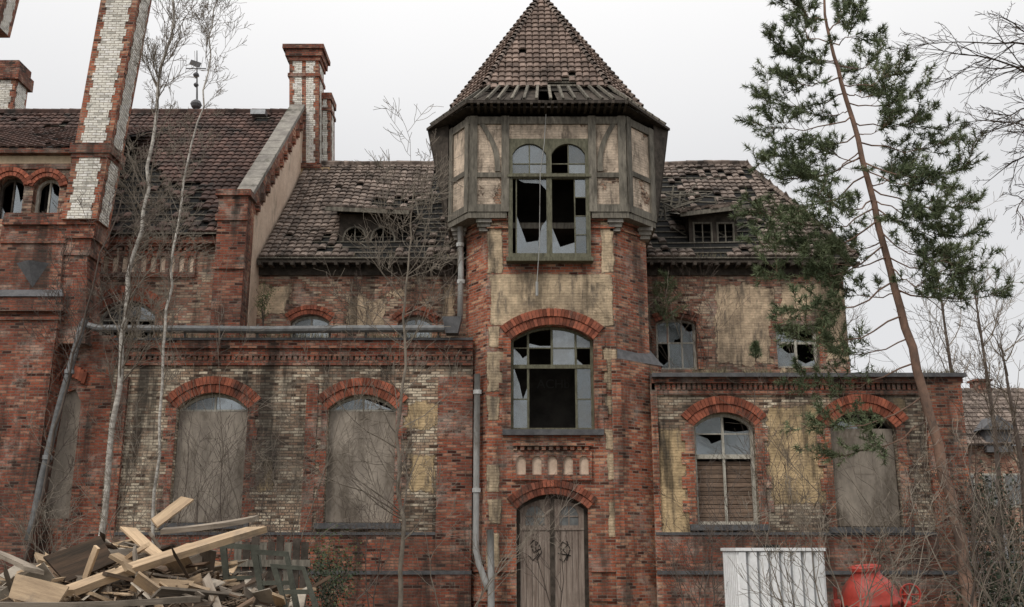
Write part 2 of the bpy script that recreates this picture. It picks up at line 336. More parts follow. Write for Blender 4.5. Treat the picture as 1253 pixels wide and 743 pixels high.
# --- tower brick body
h1=window(T,625,727,398,416,526,vb=(.21,.79),hb=(447,),fm='green',hw=(0,),ring=.42,jw=.3,broken=.45,label='large broken arched window in the middle of the tower',skipcells=((1,0),(2,0)),fw=.07,vtop=(.5,),htop=(424,),hside=(487,),bwid=.055)
wD=opening(T,632,720,605,623,700); wD=(wD[0],wD[1],0.02,wD[3],wD[4])
Q=[(-1.68,25.2),(-1.12,24.33),(2.98,24.33),(3.8,25.2)]
S1=PL(*Q[0],*Q[1]); S2=PL(*Q[1],*Q[2]); S3=PL(*Q[2],*Q[3]); S0=PL(-1.68,29.6,*Q[0]); S4=PL(*Q[3],3.8,29.6)
wU=r4(S2,622,722,170,318); U0,U1=wU[0][0],wU[1][0]; xU0,xU1=S2.pt(U0,0).x,S2.pt(U1,0).x; zlo=T.uz(672,318)[1]
n0,n1=xU0+.62+.04,xU1+.62-.04
mb=MB(); mb.ext(T,[(0,0),(T.L,0),(T.L,zT),(n1,zT),(n1,zlo+.05),(n0,zlo+.05),(n0,zT),(0,zT)],[h1,apoly(wD)],0,-.35)
for pl in (TL,TR): mb.rect(pl,0,0,pl.L,zT,0,-.35)
mb.rect(PL(-1.2,29.5,-1.2,25.31),0,0,4.19,zT,0,-.3); mb.rect(PL(3.55,25.41,3.55,29.5),0,0,4.09,zT,0,-.3)
build('tower_wall',mb,M['tower'],B,label='red brick tower body with bricked corners and a band of old plaster')
mb=MB(); z5=T.uz(700,440)[1]
mb.prism([(2.45,24.38),(2.68,24.38),(3.85,25.45),(3.85,26.2),(2.6,26.2)],0,z5); build('buttress',mb,M['red'],B)
mb=MB(); mb.add([(2.60,24.36,z5),(3.9,25.45,z5),(3.56,25.5,z5+.45),(2.64,24.62,z5+.45),(3.9,26.2,z5),(3.56,26.2,z5+.45)],[(0,1,2,3),(1,4,5,2)]); build('buttress_slope',mb,M['slate'],B)
# door
dm=MB(); wi=inset(wD,.09); dm.ext(T,apoly(wD),[apoly((wi[0],wi[1],.1,wi[3],wi[4]))],-.18,-.3)
uc=(wD[0]+wD[1])/2; dm.rect(T,uc-.05,.1,uc+.05,arc(uc,wi),-.17,-.28)
door=build('door',dm,M['darkwood'],B,label='worn grey double door with arched top panes at the tower foot')
recess(T,wD,door,dep=1.2)
ztr=T.uz(676,648)[1]
gl=MB()
for s in (0,1):
    a,b=(wi[0],uc-.05) if s==0 else (uc+.05,wi[1]); m=(a+b)/2
    lf=MB(); pw=(a+.13,b-.13,ztr+.1,ztr+.35,ztr+.56)
    out=[(a,ztr),(b,ztr)]+[(b+(a-b)*i/6,arc(b+(a-b)*i/6,wi)) for i in range(7)]
    lf.ext(T,out,[apoly(pw,8)],-.2,-.26)
    for k in range(5):
        x=a+(b-a)*k/5; lf.rect(T,x+.004,.1,x+(b-a)/5-.004,ztr-.002,-.2+R.uniform(-.01,.008),-.26)
    lf.rect(T,a,ztr-.01,b,ztr+.04,-.175,-.2)
    lf.rect(T,m-.015,pw[2],m+.015,pw[4],-.21,-.25); lf.rect(T,a+.14,pw[3]-.05,b-.14,pw[3]-.02,-.212,-.25)
    build('leaf',lf,M['door'],door); gl.ext(T,apoly(pw,8),(),-.235,-.238)
build('pane',gl,M['dullpane'],door)
build('brick_arch',ringarch(T,wD,.34),M['vous'],door)
mb=MB()
def squig(pts,r=.010): mb.tube([T.pt(*T.uz(x,y),-.188) for x,y in pts],r,5)
squig([(649,666),(653,661),(658,664),(655,670),(650,668),(653,676),(661,672)]);squig([(655,671),(660,678),(652,686),(647,680)]);squig([(660,666),(663,676),(657,685)]);squig([(684,670),(689,663),(695,667),(689,673),(695,679),(690,688),(685,684)]);squig([(694,662),(698,672),(694,686)]);squig([(683,677),(699,680)])
build('graffiti',mb,M['black'],door,label='black spray tag on the door')
def frieze(pl,x0,x1,y0,y1,n,nt,nb,mat='red',f=.07):
    q=r4(pl,x0,x1,y0,y1); u0,u1,z0,z1=q[0][0],q[1][0],q[0][1],q[2][1]; xm=(x0+x1)/2
    za=pl.uz(xm,nt)[1]; zb=pl.uz(xm,nb)[1]; st=(u1-u0)/n; hs=[]
    for i in range(n):
        a=u0+st*(i+.2); b=u0+st*(i+.8); hs.append(apoly((a,b,zb,za-.12,za),6))
    mb=MB(); mb.ext(pl,q,hs,f,.008)
    m=int((u1-u0)/.16)
    for i in range(m):
        a=u0+(u1-u0)*i/m; mb.rect(pl,a,z1+.01,a+(u1-u0)/m*.55,z1+.1,f+.05,0)
    mb.rect(pl,u0,z1+.11,u1,z1+.2,f+.08,0)
    o=build('frieze',mb,M[mat],B); nb_=MB(); nb_.ext(pl,[(u0+.02,z0+.02),(u1-.02,z0+.02),(u1-.02,z1-.02),(u0+.02,z1-.02)],(),.007,-.01); build('niche_plaster',nb_,M['plaster3'],o)
frieze(T,628,724,552,588,5,558,581)
def course(y,h,pr,mat,xm=672,name='string_course',gap=None):
    z=T.uz(xm,y)[1]
    for pl in (TL,T,TR):
        if gap and pl is T:
            for a,b in ((-.02,gap[0]),(gap[1],pl.L+.02)): mb=MB(); mb.rect(pl,a,z,b,z+h,pr,0.002); build(name,mb,M[mat],B)
        else: mb=MB(); mb.rect(pl,-.02,z,pl.L+.02,z+h,pr,0.002); build(name,mb,M[mat],B)
for y,h,pr in ((271,.12,.1),(280,.08,.05)): course(y,h,pr,'red',gap=(n0-.05,n1+.05))
for y,h,pr in ((700,.12,.06),(736,.1,.05)): course(y,h,pr,'red',gap=(wD[0]-.05,wD[1]+.05))
# timber storey
zb,zt=T.uz(672,262)[1],T.uz(672,150)[1]+.1
mb=MB(); mb.prism([Q[0],Q[1],(xU0-.04,24.33),(xU0-.04,25.2),(xU1+.04,25.2),(xU1+.04,24.33),Q[2],Q[3],(3.8,29.6),(-1.68,29.6)],zb-.16,zb); build('jetty_beam',mb,M['timber'],B)
for x,y in ((-1.4,25.15),(-.72,24.42),(2.65,24.42),(3.5,25.1)):
    mb=MB()
    for k in range(3): mb.box((x-.2+.035*k,y-.04+.06*k,zb-.26-k*.1),(x+.2-.035*k,y+.4,zb-.162-k*.1-.002))
    build('corbel',mb,M['stone'],B)
pn=MB(); u0,u1=U0,U1
pn.rect(S2,0,zb,u0,zt,-.03,-.2); pn.rect(S2,u1,zb,S2.L,zt,-.03,-.2); pn.rect(S2,u0,wU[2][1],u1,zt,-.03,-.2)
for s in (S1,S3,S0,S4): pn.rect(s,.01,zb,s.L-.01,zt,-.03,-.2)
build('infill_panel',pn,M['infill'],B)
tm=MB(); H=zt-zb
def post(pl,u,w=.17): tm.rect(pl,u-w/2,zb,u+w/2,zt,.03+R.uniform(-.008,.008),-.04)
def rail(pl,z,w=.15,a=0,b=None): tm.rect(pl,a,z-w/2,b if b is not None else pl.L,z+w/2,.018+R.uniform(-.006,.006),-.04)
for u in (.12,u0-.08,u1+.08,S2.L-.12): post(S2,u,.2)
for s in (S1,S3): post(s,.1);post(s,s.L-.1,.18); rail(s,zb+H*.42,.13); rail(s,zb+.1,.2); rail(s,zt-.12,.2)
rail(S2,zb+.1,.2,0,u0); rail(S2,zb+.1,.2,u1); rail(S2,zt-.12,.2); rail(S2,zb+H*.38,.13,0,u0); rail(S2,zb+H*.38,.13,u1)
for s in (S0,S4):
    for k in range(5): post(s,.1+k*1.0)
    rail(s,zb+.1,.2); rail(s,zt-.12,.2)
def brace(pl,ua,za,ub,zb_,bow=.12,w=.15):
    n=8; L=[]; Rr=[]
    for i in range(n+1):
        t_=i/n; u=ua+(ub-ua)*t_+bow*math.sin(math.pi*t_); z=za+(zb_-za)*t_; L.append((u-w/2,z)); Rr.append((u+w/2,z))
    tm.ext(pl,L+Rr[::-1],(),.006,-.03)
brace(S2,u0-.28,zb+H*.42,.32,zt-.2,.13,.14); brace(S2,u1+.28,zb+H*.42,S2.L-.32,zt-.2,-.13,.14)
build('timber_frame',tm,M['timber'],B,label='grey weathered timber framing of the tower top storey')
zt2=wU[2][1]; w_=MB()
um=(U0+U1)/2; zA=T.uz(672,218)[1]; hl=[]
lo,hi=zlo+.12,zA-.08
cellsU=[(U0+.11,um-.07),(um+.07,U1-.11)]
for a,b in cellsU: hl.append([(a,lo),(b,lo),(b,hi),(a,hi)]); hl.append(apoly((a,b,zA+.06,zt2-.42,zt2-.14),10))
w_.ext(S2,[(U0,zlo),(U1,zlo),(U1,zt2),(U0,zt2)],hl,.02,-.1)
w_.rect(S2,U0-.03,zA-.05,U1+.03,zA+.02,.07,.021); w_.rect(S2,U0-.05,zlo-.1,U1+.05,zlo-.002,.1,-.2)
for a,b in cellsU:
    m=(a+b)/2; w_.rect(S2,m-.015,zA+.06,m+.015,zt2-.15,-.02,-.06); w_.rect(S2,a,zA+.32,b,zA+.35,-.024,-.062)
a,b=cellsU[1]; w_.rect(S2,b-.3,lo,b-.27,hi,-.02,-.06)
for k in (1,2,3): w_.rect(S2,b-.27,lo+(hi-lo)*k/4-.012,b,lo+(hi-lo)*k/4+.012,-.024,-.06)
a,b=cellsU[0]; w_.rect(S2,a+.08,lo,a+.11,hi,-.024,-.06)
uw=build('window',w_,M['green'],B,label='tall two-light broken window in the half-timbered tower top')
g_=MB()
for a,b in cellsU:
    m=(a+b)/2; ww=(a,b,zA+.06,zt2-.42,zt2-.14)
    for c in ((a,m-.015),(m+.015,b)):
        if R.random()<.85: g_.rect(S2,c[0],zA+.06,c[1],zA+.32,-.04,-.043)
        if R.random()<.8: g_.ext(S2,cell(ww,c[0],c[1],zA+.35,zt2),(),-.04,-.043)
a,b=cellsU[0]; g_.ext(S2,[(a+.11,lo),(b,lo),(b,lo+.9),(b-.12,lo+.75),(b-.22,lo+.35),(a+.35,lo+.3),(a+.11,lo+1.0)],(),-.04,-.043)
g_.ext(S2,[(a+.11,hi),(b,hi),(b,hi-.3),(b-.15,hi-.12),(a+.3,hi-.1)],(),-.04,-.043)
a,b=cellsU[1]; g_.rect(S2,b-.27,lo+(hi-lo)*.75,b,hi,-.04,-.043); g_.rect(S2,b-.27,lo,b,lo+(hi-lo)*.5,-.04,-.043); g_.ext(S2,[(a,lo),(b-.3,lo),(b-.3,lo+.3),(a+.2,lo+.18),(a,lo+.7)],(),-.04,-.043)
build('pane',g_,M['glass'],uw)
recess(S2,(U0,U1,zlo,zt2,zt2),uw,.2,2.6)
EV=[(-1.15,23.85),(3.0,23.85),(4.32,25.6),(4.32,28.9),(3.0,30.4),(-1.15,30.4),(-2.33,28.9),(-2.33,25.6)]
zE=T.uz(672,150)[1]+.28
for s,xa,xb in ((-1,-1.72,-2.28),(1,3.84,4.27)):
    mb=MB(); mb.add([(xa,25.25,zb+.1),(xa,29,zb+.1),(xb,25.62,zE-.02),(xb,28.9,zE-.02),(xa,25.25,zE-.02),(xa,29,zE-.02)],[(0,1,3,2),(0,2,4),(1,5,3)])
    for k in range(9): y=25.7+k*.38; mb.beam((xa+s*.02,y-.2,zb+.1),(xb,y,zE-.03),.06,.06)
    build('eaves_boarding',mb,M['darkwood'],B)
mb=MB(); mb.prism([(-1.2,24.2),(3.05,24.2)]+EV[2:],zE-.0,zE+.05)
for i in range(24):
    x=-1.05+i*(4.0/23)+R.uniform(-.02,.02); mb.box((x-.035,23.76+R.uniform(-.04,.06),zE-.08),(x+.035,24.4,zE-.002))
for i in (0,1,7):
    a=EV[i];b=EV[(i+1)%8]; mb.beam((*a,zE+.0),(*b,zE+.0),.06,.07)
build('eaves',mb,M['darkwood'],B,label='thin dark boarded eaves of the tower roof with rafter ends')
AP=P(662,-4,27.1)
E2=[]; 
for x,y in EV:
    k=.80; E2.append(V((AP.x+(x-AP.x)*k,AP.y+(y-AP.y)*k,zE+.72)))
def tiles(mb,A,Bq,C,D,cw=.22,ch=.30,skip=None,th=.055,jit=.005,tk=.06):
    A,Bq,C,D=map(V,(A,Bq,C,D)); n=(Bq-A).cross(D-A)
    if n.length<.01: n=(Bq-A).cross(C-A)
    n.normalize()
    if n.z<0: n=-n
    e=(Bq-A).normalized(); s=n.cross(e)
    if s.z<0: s=-s
    Hh=(D-A).dot(s); rows=max(1,round(Hh/ch)); fr=(0,.22,.72,.93); pf=(0,.028,.032,.0)
    for j in range(rows):
        t=j/rows; L0=A.lerp(D,t); R0=Bq.lerp(C,t); a=(L0-A).dot(e); b=(R0-A).dot(e); base=A+s*(Hh*t)
        k=math.floor(a/cw)
        while k*cw<b-.02:
            xa=max(k*cw,a); xb=min((k+1)*cw,b); k+=1
            if xb-xa<.04: continue
            w=xb-xa; o=base+e*xa; cen=o+e*w*.5+s*ch*.5
            if skip and skip(*proj(cen)): continue
            dj=R.uniform(-jit,jit); dl=R.gauss(0,jit)*1.2; lift=th+abs(R.gauss(0,.003)); h=Hh/rows*1.16; rot=0
            if R.random()<.018: dl-=R.uniform(.03,.1); rot=R.uniform(-.06,.06); lift+=.015
            vs=[o+e*(f*w+dj)+s*(dl+rot*f)+n*(lift+p) for f,p in zip(fr,pf)]+[o+e*(f*w+dj)+s*(h+dl+rot*f)+n*(.005+p) for f,p in zip(fr,pf)]+[o+e*(f*w+dj)+s*(dl+rot*f)+n*(lift+p-tk) for f,p in zip(fr,pf)]
            mb.add(vs,[(0,1,5,4),(1,2,6,5),(2,3,7,6),(0,8,9,1),(1,9,10,2),(2,10,11,3),(3,11,7),(0,4,8)])
def ell(*es):
    def f(x,y):
        for cx,cy,rx,ry,p in es:
            if ((x-cx)/rx)**2+((y-cy)/ry)**2<1 and R.random()<p: return True
        return R.random()<.008
    return f
mb=MB(); sk=ell((690,113,60,9,.7),(640,114,35,8,.6),(768,118,16,10,.5),(700,100,20,8,.3))
for i in range(8): tiles(mb,E2[i],E2[(i+1)%8],AP,AP,cw=.19,ch=.24,skip=sk)
tr_=build('tower_roof',mb,M['ttile'],B,label='steep tiled pyramid roof of the tower')
mb=MB()
for i in range(8):
    a=E2[i]; b=E2[(i+1)%8]; dn=V((0,0,-.1)); mb.add([a+dn,b+dn,AP+dn*2],[(0,1,2)])
build('roof_deck',mb,M['dark'],tr_)
# flared boarded skirt below the tiles
mb=MB()
for i in range(8):
    a0_,b0_=V((*EV[i],zE+.06)),V((*EV[(i+1)%8],zE+.06)); a1_,b1_=E2[i]+V((0,0,-.06)),E2[(i+1)%8]+V((0,0,-.06)); n=9
    for k in range(n):
        if i==0 and R.random()<.12: continue
        s0,s1=(k+.03)/n,(k+.97)/n; l_=R.uniform(.0,.1); mb.add([a0_.lerp(b0_,s0),a0_.lerp(b0_,s1),a1_.lerp(b1_,s1)-V((0,0,l_)),a1_.lerp(b1_,s0)-V((0,0,l_))],[(0,1,2,3)])
build('eaves_skirt',mb,M['darkwood'],tr_)
mb=MB()
for k in range(13): x=-1.0+k*.33+R.uniform(-.04,.04); mb.beam((x,23.86,zE+.1),(AP.x+(x-AP.x)*.8,24.44,zE+.74),.07,.06)
for i in (7,1):
    for k in range(6):
        s_=(k+.5)/6; mb.beam(V((*EV[i],zE+.1)).lerp(V((*EV[(i+1)%8],zE+.1)),s_),E2[i].lerp(E2[(i+1)%8],s_),.06,.06)
for t_ in (.02,.05,.08,.11): mb.beam(E2[0].lerp(AP,t_),E2[1].lerp(AP,t_),.05,.04)
build('batten',mb,M['timber'],tr_)
mb=MB()
for i in range(8):
    a=E2[i]; n=26
    for k in range(n):
        p=a.lerp(AP,k/n); q=a.lerp(AP,(k+1.15)/n); o=V((0,-.03,.08)); mb.tube([p+o*1.15,q+o*.7],[.08,.05],6)
mb.tube([AP-V((0,0,.1)),AP+V((0,0,.25))],[.14,.05],8,True)
build('hip_tile',mb,M['tile'],tr_)
mb=MB(); mb.tube([P(668,140,24.2),P(666,175,24.15),P(661,210,24.15),P(660,300,24.15),P(657,345,24.15)],.010,4); mb.tube([P(657,345,24.15),P(657,362,24.15)],.035,5,True); build('cable',mb,M['pipe'],B,label='loose cable dangling in front of the tower windows')
# --- main block
mw=[window(MN,355,403,385,394,425,vb=(.5,),fm='whiteframe',ring=.26,jw=.2,broken=0,sill=False,label='low arched attic window nearest the left chimney'),
 window(MN,487,529,386,395,425,vb=(.5,),fm='whiteframe',ring=.26,jw=.2,broken=0,sill=False,label='low arched attic window beside the white downpipe'),
 window(MN,803,853,389,395,452,vb=(.33,.66),hb=(418,),fm='whiteframe',ring=.24,jw=.2,broken=.75,sill=False,label='broken arched attic window right of the tower'),
 window(MN,950,1002,397,397,450,vb=(.5,),hb=(418,),fm='whiteframe',ring=0,jw=.2,broken=.6,sill=False,label='broken square attic window near the right end',bwid=.07)]
zM=9.33; mb=MB(); mb.ext(MN,[(-7.1,0),(9.25,0),(9.25,zM),(-7.1,zM)],mw,0,-.35)
mb.rect(PL(9.25,27.36,9.25,36.8),0,0,9.44,zM,0,-.3); mb.rect(PL(9.25,36.8,-7.1,36.8),0,0,16.35,zM,0,-.3)
build('main_wall',mb,M['upper'],B,label='upper storey wall of flaking plaster and brick')
mb=MB(); mb.rect(MN,-7.1,zM-.3,9.3,zM-.02,.08,0.002); mb.rect(MN,-7.1,zM-.02,9.45,zM+.1,.38,0); 
for i in range(56): x=-7.0+i*.3; mb.box((x,26.5,zM-.12),(x+.09,26.91,zM-.021))
build('cornice',mb,M['darkwood'],B)
EY,EZ=26.6,zM+.12; RY,RZ=31.9,14.3
skm=ell((525,285,34,46,.72),(540,235,16,36,.7),(818,262,30,46,.85),(500,250,50,13,.6),(910,268,28,40,.75),(880,212,60,9,.35),(455,285,42,34,1),(872,283,36,36,1),(1000,300,50,20,.25),(400,300,24,14,.4),(960,240,24,14,.4),(850,240,30,10,.5))
def mainskip(x,y):
    if 560<x<792: return True
    return skm(x,y)
def sag(mb):
    mb.v=[(x,y,z-(.09+.16*NZ.noise(V((x*.45,y*.5,3.))))*math.sin(max(0,min(1,(y-EY)/(RY-EY)))*math.pi)*(1.2 if x<3 else 1)-.07*(.5+NZ.noise(V((x*.35,0,9.))))*(y>RY-.3)) if y<RY+.3 else (x,y,z) for x,y,z in mb.v]; return mb
mb=MB(); tiles(mb,(-7.0,EY,EZ),(9.55,EY,EZ),(7.9,RY,RZ),(-7.0,RY,RZ),skip=mainskip,cw=.22,ch=.28,jit=.006)
tiles(mb,(9.55,EY,EZ),(9.55,37.2,EZ),(7.9,RY,RZ),(7.9,RY,RZ),cw=.3,ch=.4)
mr=build('main_roof',sag(mb),M['tile'],B,label='sagging grey-brown tiled roof behind the tower with missing tiles')
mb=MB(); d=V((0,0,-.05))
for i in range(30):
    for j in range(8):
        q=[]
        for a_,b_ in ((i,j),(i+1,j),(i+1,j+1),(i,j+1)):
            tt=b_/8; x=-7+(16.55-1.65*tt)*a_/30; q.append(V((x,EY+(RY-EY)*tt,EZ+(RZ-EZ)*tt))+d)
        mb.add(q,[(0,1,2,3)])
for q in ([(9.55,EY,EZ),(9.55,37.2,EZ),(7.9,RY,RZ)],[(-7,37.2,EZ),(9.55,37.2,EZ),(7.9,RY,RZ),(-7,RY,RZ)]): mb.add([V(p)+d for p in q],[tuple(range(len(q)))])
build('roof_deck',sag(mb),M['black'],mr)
mb=MB()
for i in range(19):
    t_=i/19
    for k in range(20): x0_=-7+(16.55-1.65*t_)*k/20; x1_=-7+(16.55-1.65*t_)*(k+1)/20; mb.beam((x0_,EY+(RY-EY)*t_,EZ+(RZ-EZ)*t_-.015),(x1_,EY+(RY-EY)*t_,EZ+(RZ-EZ)*t_-.015),.05,.035)
build('batten',sag(mb),M['timber'],mr)
mb=MB()
for i in range(50): x=-6.9+i*.298; mb.tube([(x,RY,RZ+.05+R.uniform(-.015,.015)),(x+.3,RY,RZ+.065)],[.11,.095],6)
for i in range(22):
    a=V((9.55,EY,EZ+.08)); b=V((7.9,RY,RZ+.08)); mb.tube([a.lerp(b,i/22),a.lerp(b,(i+1.1)/22)],[.1,.08],6)
build('ridge_tile',sag(mb),M['tile'],mr)
def dormer(x0,x1,yt,yb,wins,ov,label,tl=0,ps=.25):
    pl=front(27.5); q=r4(pl,x0,x1,yt,yb); hs=[opening(pl,*w) for w in wins]; mb=MB()
    mb.ext(pl,q,[apoly(h) for h in hs],0,-.12); ua,ub,z0,z1=q[0][0],q[1][0],q[0][1],q[2][1]
    for u in (ua,ub): mb.add([(u,27.51,z0),(u,27.51,z1),(u,28.9,z1+.4),(u,28.9,z0+1.4)],[(0,1,2,3)])
    o=build('dormer',mb,M['darkwood'],B,label=label)
    rm=MB(); tiles(rm,(ua-ov,27.1,z1+.02+tl),(ub+ov,27.1,z1+.02-tl),(ub+ov*.7,29.4,z1+.75),(ua-ov*.7,29.4,z1+.75),cw=.22,ch=.3,skip=lambda x,y:R.random()<ps,jit=.03); build('dormer_roof',rm,M['tile'],o)
    rm=MB(); rm.beam((ua-ov,27.12,z1-.03+tl),(ub+ov,27.12,z1-.03-tl),.06,.12); rm.add([(ua-ov,27.1,z1-.02+tl),(ub+ov,27.1,z1-.02-tl),(ub+ov,29.4,z1+.7),(ua-ov,29.4,z1+.7)],[(0,1,2,3)]); build('fascia',rm,M['timber'],o)
    for h in hs:
        fm=MB(); fm.ext(pl,apoly(h),[apoly(inset(h,.05))],.02,-.06); m=(h[0]+h[1])/2; fm.rect(pl,m-.015,h[2],m+.015,h[4]-.05,-.01,-.05); f=build('dormer_window',fm,M['timber'],o)
    bk=MB(); bk.rect(pl,ua+.05,z0,ub-.05,z1,-.6,-.65); build('dormer_back',bk,M['black'],o)  # black sheet standing in for the shade inside the dormer
dormer(415,487,262,312,[(419,449,277,291,308),(453,484,277,291,308)],.35,'low dormer with twin arched openings on the left of the tower',.06)
dormer(843,902,262,310,[(848,872,272,272,303),(877,899,272,272,303)],.3,'collapsed low dormer right of the tower',-.12,.45)
mb=MB()
for i in range(110):
    x=R.choice([R.uniform(492,553),R.uniform(797,848),R.uniform(797,848),R.uniform(835,925)]); y=R.uniform(234,310); p=P(x,y,27.65+(310-y)*.028-(.35 if x>835 else 0)); a=R.uniform(-.6,.6)+(1.4 if R.random()<.35 else 0); l=R.uniform(.12,.6); d=V((math.cos(a),R.uniform(-.1,.3),math.sin(a)))*l
    mb.beam(p-d,p+d,.05,.035)
build('broken_rafter',mb,M['timber'],B)
# --- left annex
hA=[window(AL,212,300,481,501,640,vb=(.5,),hb=(501,),board=503,fm='whiteframe',ring=.42,jw=.28,broken=.25,jm='darkred',label='boarded arched window on the left of the low front wing'),
    window(AL,399,483,483,501,640,vb=(.5,),hb=(501,),board=503,fm='whiteframe',ring=.42,jw=.28,broken=.25,jm='darkred',label='boarded arched window nearest the tower on the left')]
o,(a0,a1,zA1)=wall(AL,135,578,418,'mixed',hA,label='weathered front wall of the left annex with patchy brick',yr=500)
mb=MB(); mb.rect(AL,a0,zA1-.62,a1,zA1-.5,.06,0.002); mb.rect(AL,a0,zA1-.38,a1,zA1-.2,.08,0.002); mb.rect(AL,a0-.02,zA1-.2,a1,zA1,.15,.001)
n=64
for i in range(n): u=a0+(a1-a0)*i/n; mb.rect(AL,u,zA1-.5,u+.09,zA1-.382,.07,0.002)
build('cornice',mb,M['darkred'],B)
mb=MB(); mb.box((a0,24.7,zA1),(a1,26.99,zA1+.06)); build('flat_roof',mb,M['slate'],B)
def pil(pl,x0,x1,yt,mat='red',f=.12,yr=560,z0=0,name='pilaster'):
    q=r4(pl,x0,x1,yt,yt+10,yr); mb=MB(); mb.rect(pl,q[0][0],z0,q[1][0],pl.uz(x0,yt)[1],f,.003); build(name,mb,M[mat],B)
pil(AL,535,578,462,'darkred'); pil(AL,372,386,470,'darkred',f=.05); pil(AL,136,150,462,'darkred')
for pl,x0,x1 in ((AL,140,578),(AR,800,1178)):
    q=r4(pl,x0,x1,655,665,600); mb=MB(); z=q[2][1]; mb.rect(pl,q[0][0],0,q[1][0],z,.07,.003); build('plinth',mb,M['darkred'],B)
    mb=MB(); z2=pl.uz(600,703)[1]; mb.rect(pl,q[0][0],z2,q[1][0],z2+.09,.13,.071); build('plinth_course',mb,M['slate'],B)
    mb=MB(); mb.rect(pl,q[0][0],z+.001,q[1][0],z+.07,.1,.004); build('plinth_course',mb,M['slate'],B)
zg=AL.uz(300,405)[1]; mb=MB(); pa=AL.pt(AL.uz(88,378)[0],zg+.55,.3); 
mb.tube([pa,AL.pt(AL.uz(112,400)[0],zg+.08,.3),AL.pt(AL.uz(125,405)[0],zg,.3),AL.pt(AL.uz(230,405)[0],zg-.02,.3),AL.pt(AL.uz(330,405)[0],zg-.04,.3),AL.pt(AL.uz(440,405)[0],zg-.015,.3),AL.pt(AL.uz(545,405)[0],zg-.01,.3)],.095,10,True)
for x in range(140,540,44): u=AL.uz(x,405)[0]; mb.rect(AL,u,zg-.2,u+.05,zg+.12,.18,.14)
build('gutter',mb,M['zinc'],B)
mb=MB(); q=r4(AL,542,566,392,412); mb.ext(AL,[(q[0][0]+.1,q[0][1]),(q[1][0]-.1,q[1][1]),q[2],q[3]],(),.45,.1); build('rain_hopper',mb,M['slate'],B)
def pipe(pts,r,mat,name='downpipe',label=None,n=8,clamps=()):
    mb=MB(); mb.tube([P(*p) for p in pts],r,n,True)
    for p in clamps: q=P(*p); mb.tube([q-V((0,0,.05)),q+V((0,0,.05))],r*1.35,n,True)
    return build(name,mb,M[mat],B,smooth=True,label=label)
pipe([(563,272,25.1),(564,330,25.1),(563,388,25.0)],.08,'pipe',clamps=((563,300,25.1),(564,345,25.1)),label='pale downpipe on the upper left side of the tower')
pipe([(584,458,24.55),(583,560,24.55),(582,672,24.55),(586,690,24.5),(594,712,24.45),(597,722,24.4)],.08,'pipe',clamps=((584,480,24.55),(583,600,24.55)),label='pale downpipe at the tower foot with a bent end')
pipe([(600,648,24.0),(601,700,24.0),(601,745,24.0),(601,762,24.0)],.085,'pipe',label='short upright grey pipe by the tower door')
pipe([(104,392,24.3),(100,400,24.2),(72,500,24.2),(50,590,24.2),(40,640,24.2),(34,662,24.1)],.085,'zinc',clamps=((85,455,24.2),(58,560,24.2)),label='leaning zinc downpipe at the far left')
# --- right annex
hR=[window(AR,851,926,505,522,642,vb=(.5,),hb=(558,),fm='whiteframe',ring=.42,jw=.34,broken=.6,hw=(0,),bwid=.06,label='large arched window with white frame right of the tower',skipcells=((0,0),(1,0)),fw=.08,htop=(530,)),
    window(AR,1019,1100,503,524,645,vb=(.5,),hb=(),board=524,fm='darkwood',ring=.42,jw=.34,broken=1.,label='boarded arched window at the right end')]
mb=MB(); w=opening(AR,851,926,505,522,642); zz=AR.uz(888,562)[1]
for i in range(14):
    z0=w[2]+.08+i*(zz-w[2]-.1)/14; mb.rect(AR,w[0]+.08,z0,w[1]-.08,z0+(zz-w[2])/14-.02,-.3+R.uniform(-.01,.01),-.33)
build('boarding',mb,M['boarding'],B,label='brown boarding behind the lower half of the white-framed window')
o,(b0,b1,zR1)=wall(AR,797,1172,463,'mixed',hR,label='weathered front wall of the right annex',yr=480)
mb=MB(); mb.rect(PL(b1,25.26,b1,33),0,0,7.7,zR1,0,-.3); build('side_wall',mb,M['red'],B)
mb=MB(); mb.rect(AR,b0,zR1-.42,b1+.08,zR1-.3,.06,0.002); mb.rect(AR,b0,zR1-.14,b1+.1,zR1,.13,.001)
for i in range(60): u=b0+(b1-b0)*i/60; mb.rect(AR,u,zR1-.3,u+.08,zR1-.142,.08,0.002)
build('cornice',mb,M['darkred'],B)
mb=MB(); mb.box((b0,24.65,zR1),(b1+.15,25.4,zR1+.1)); mb.box((b0,25.4,zR1-.1),(b1,26.99,zR1-.02)); build('coping',mb,M['slate'],B)
pil(AR,1128,1174,470,yr=480); pil(AR,798,806,470,f=.08)
# --- left wing
hL=[window(LW,118,190,368,386,420,vb=(.33,.66),hb=(390,),fm='whiteframe',ring=.4,jw=.2,broken=.3,sill=False,label='wide arched window above the gutter in the left wing')]
zW=P(180,293,26).z; mb=MB(); mb.ext(LW,[(-20,0),(-7.5,0),(-7.5,zW),(-20,zW)],hL,0,-.35); mb.rect(PL(-20,36,-20,26.36),0,0,9.64,zW,0,-.3)
build('wing_wall',mb,M['upper'],B,label='front wall of the left wing')
frieze(LW,102,240,308,340,12,314,334,'darkred')
mb=MB(); z=P(180,298,26).z; mb.rect(LW,-20,z-.05,-7.9,z+.15,.2,0.002); build('cornice',mb,M['darkred'],B)
WE,WZ=25.7,P(180,285,25.7).z; WR=32.; WRZ=P(200,139,32).z
ws=ell((150,225,50,32,.75),(190,262,75,24,.65),(150,190,18,26,.9),(320,145,10,4,.8),(120,262,34,24,.8),(225,240,26,18,.5),(70,160,16,12,.6))
mb=MB(); tiles(mb,(-20,WE,WZ),(-7.45,WE,WZ),(-7.45,WR,WRZ),(-20,WR,WRZ),cw=.23,ch=.29,skip=ws,jit=.006)
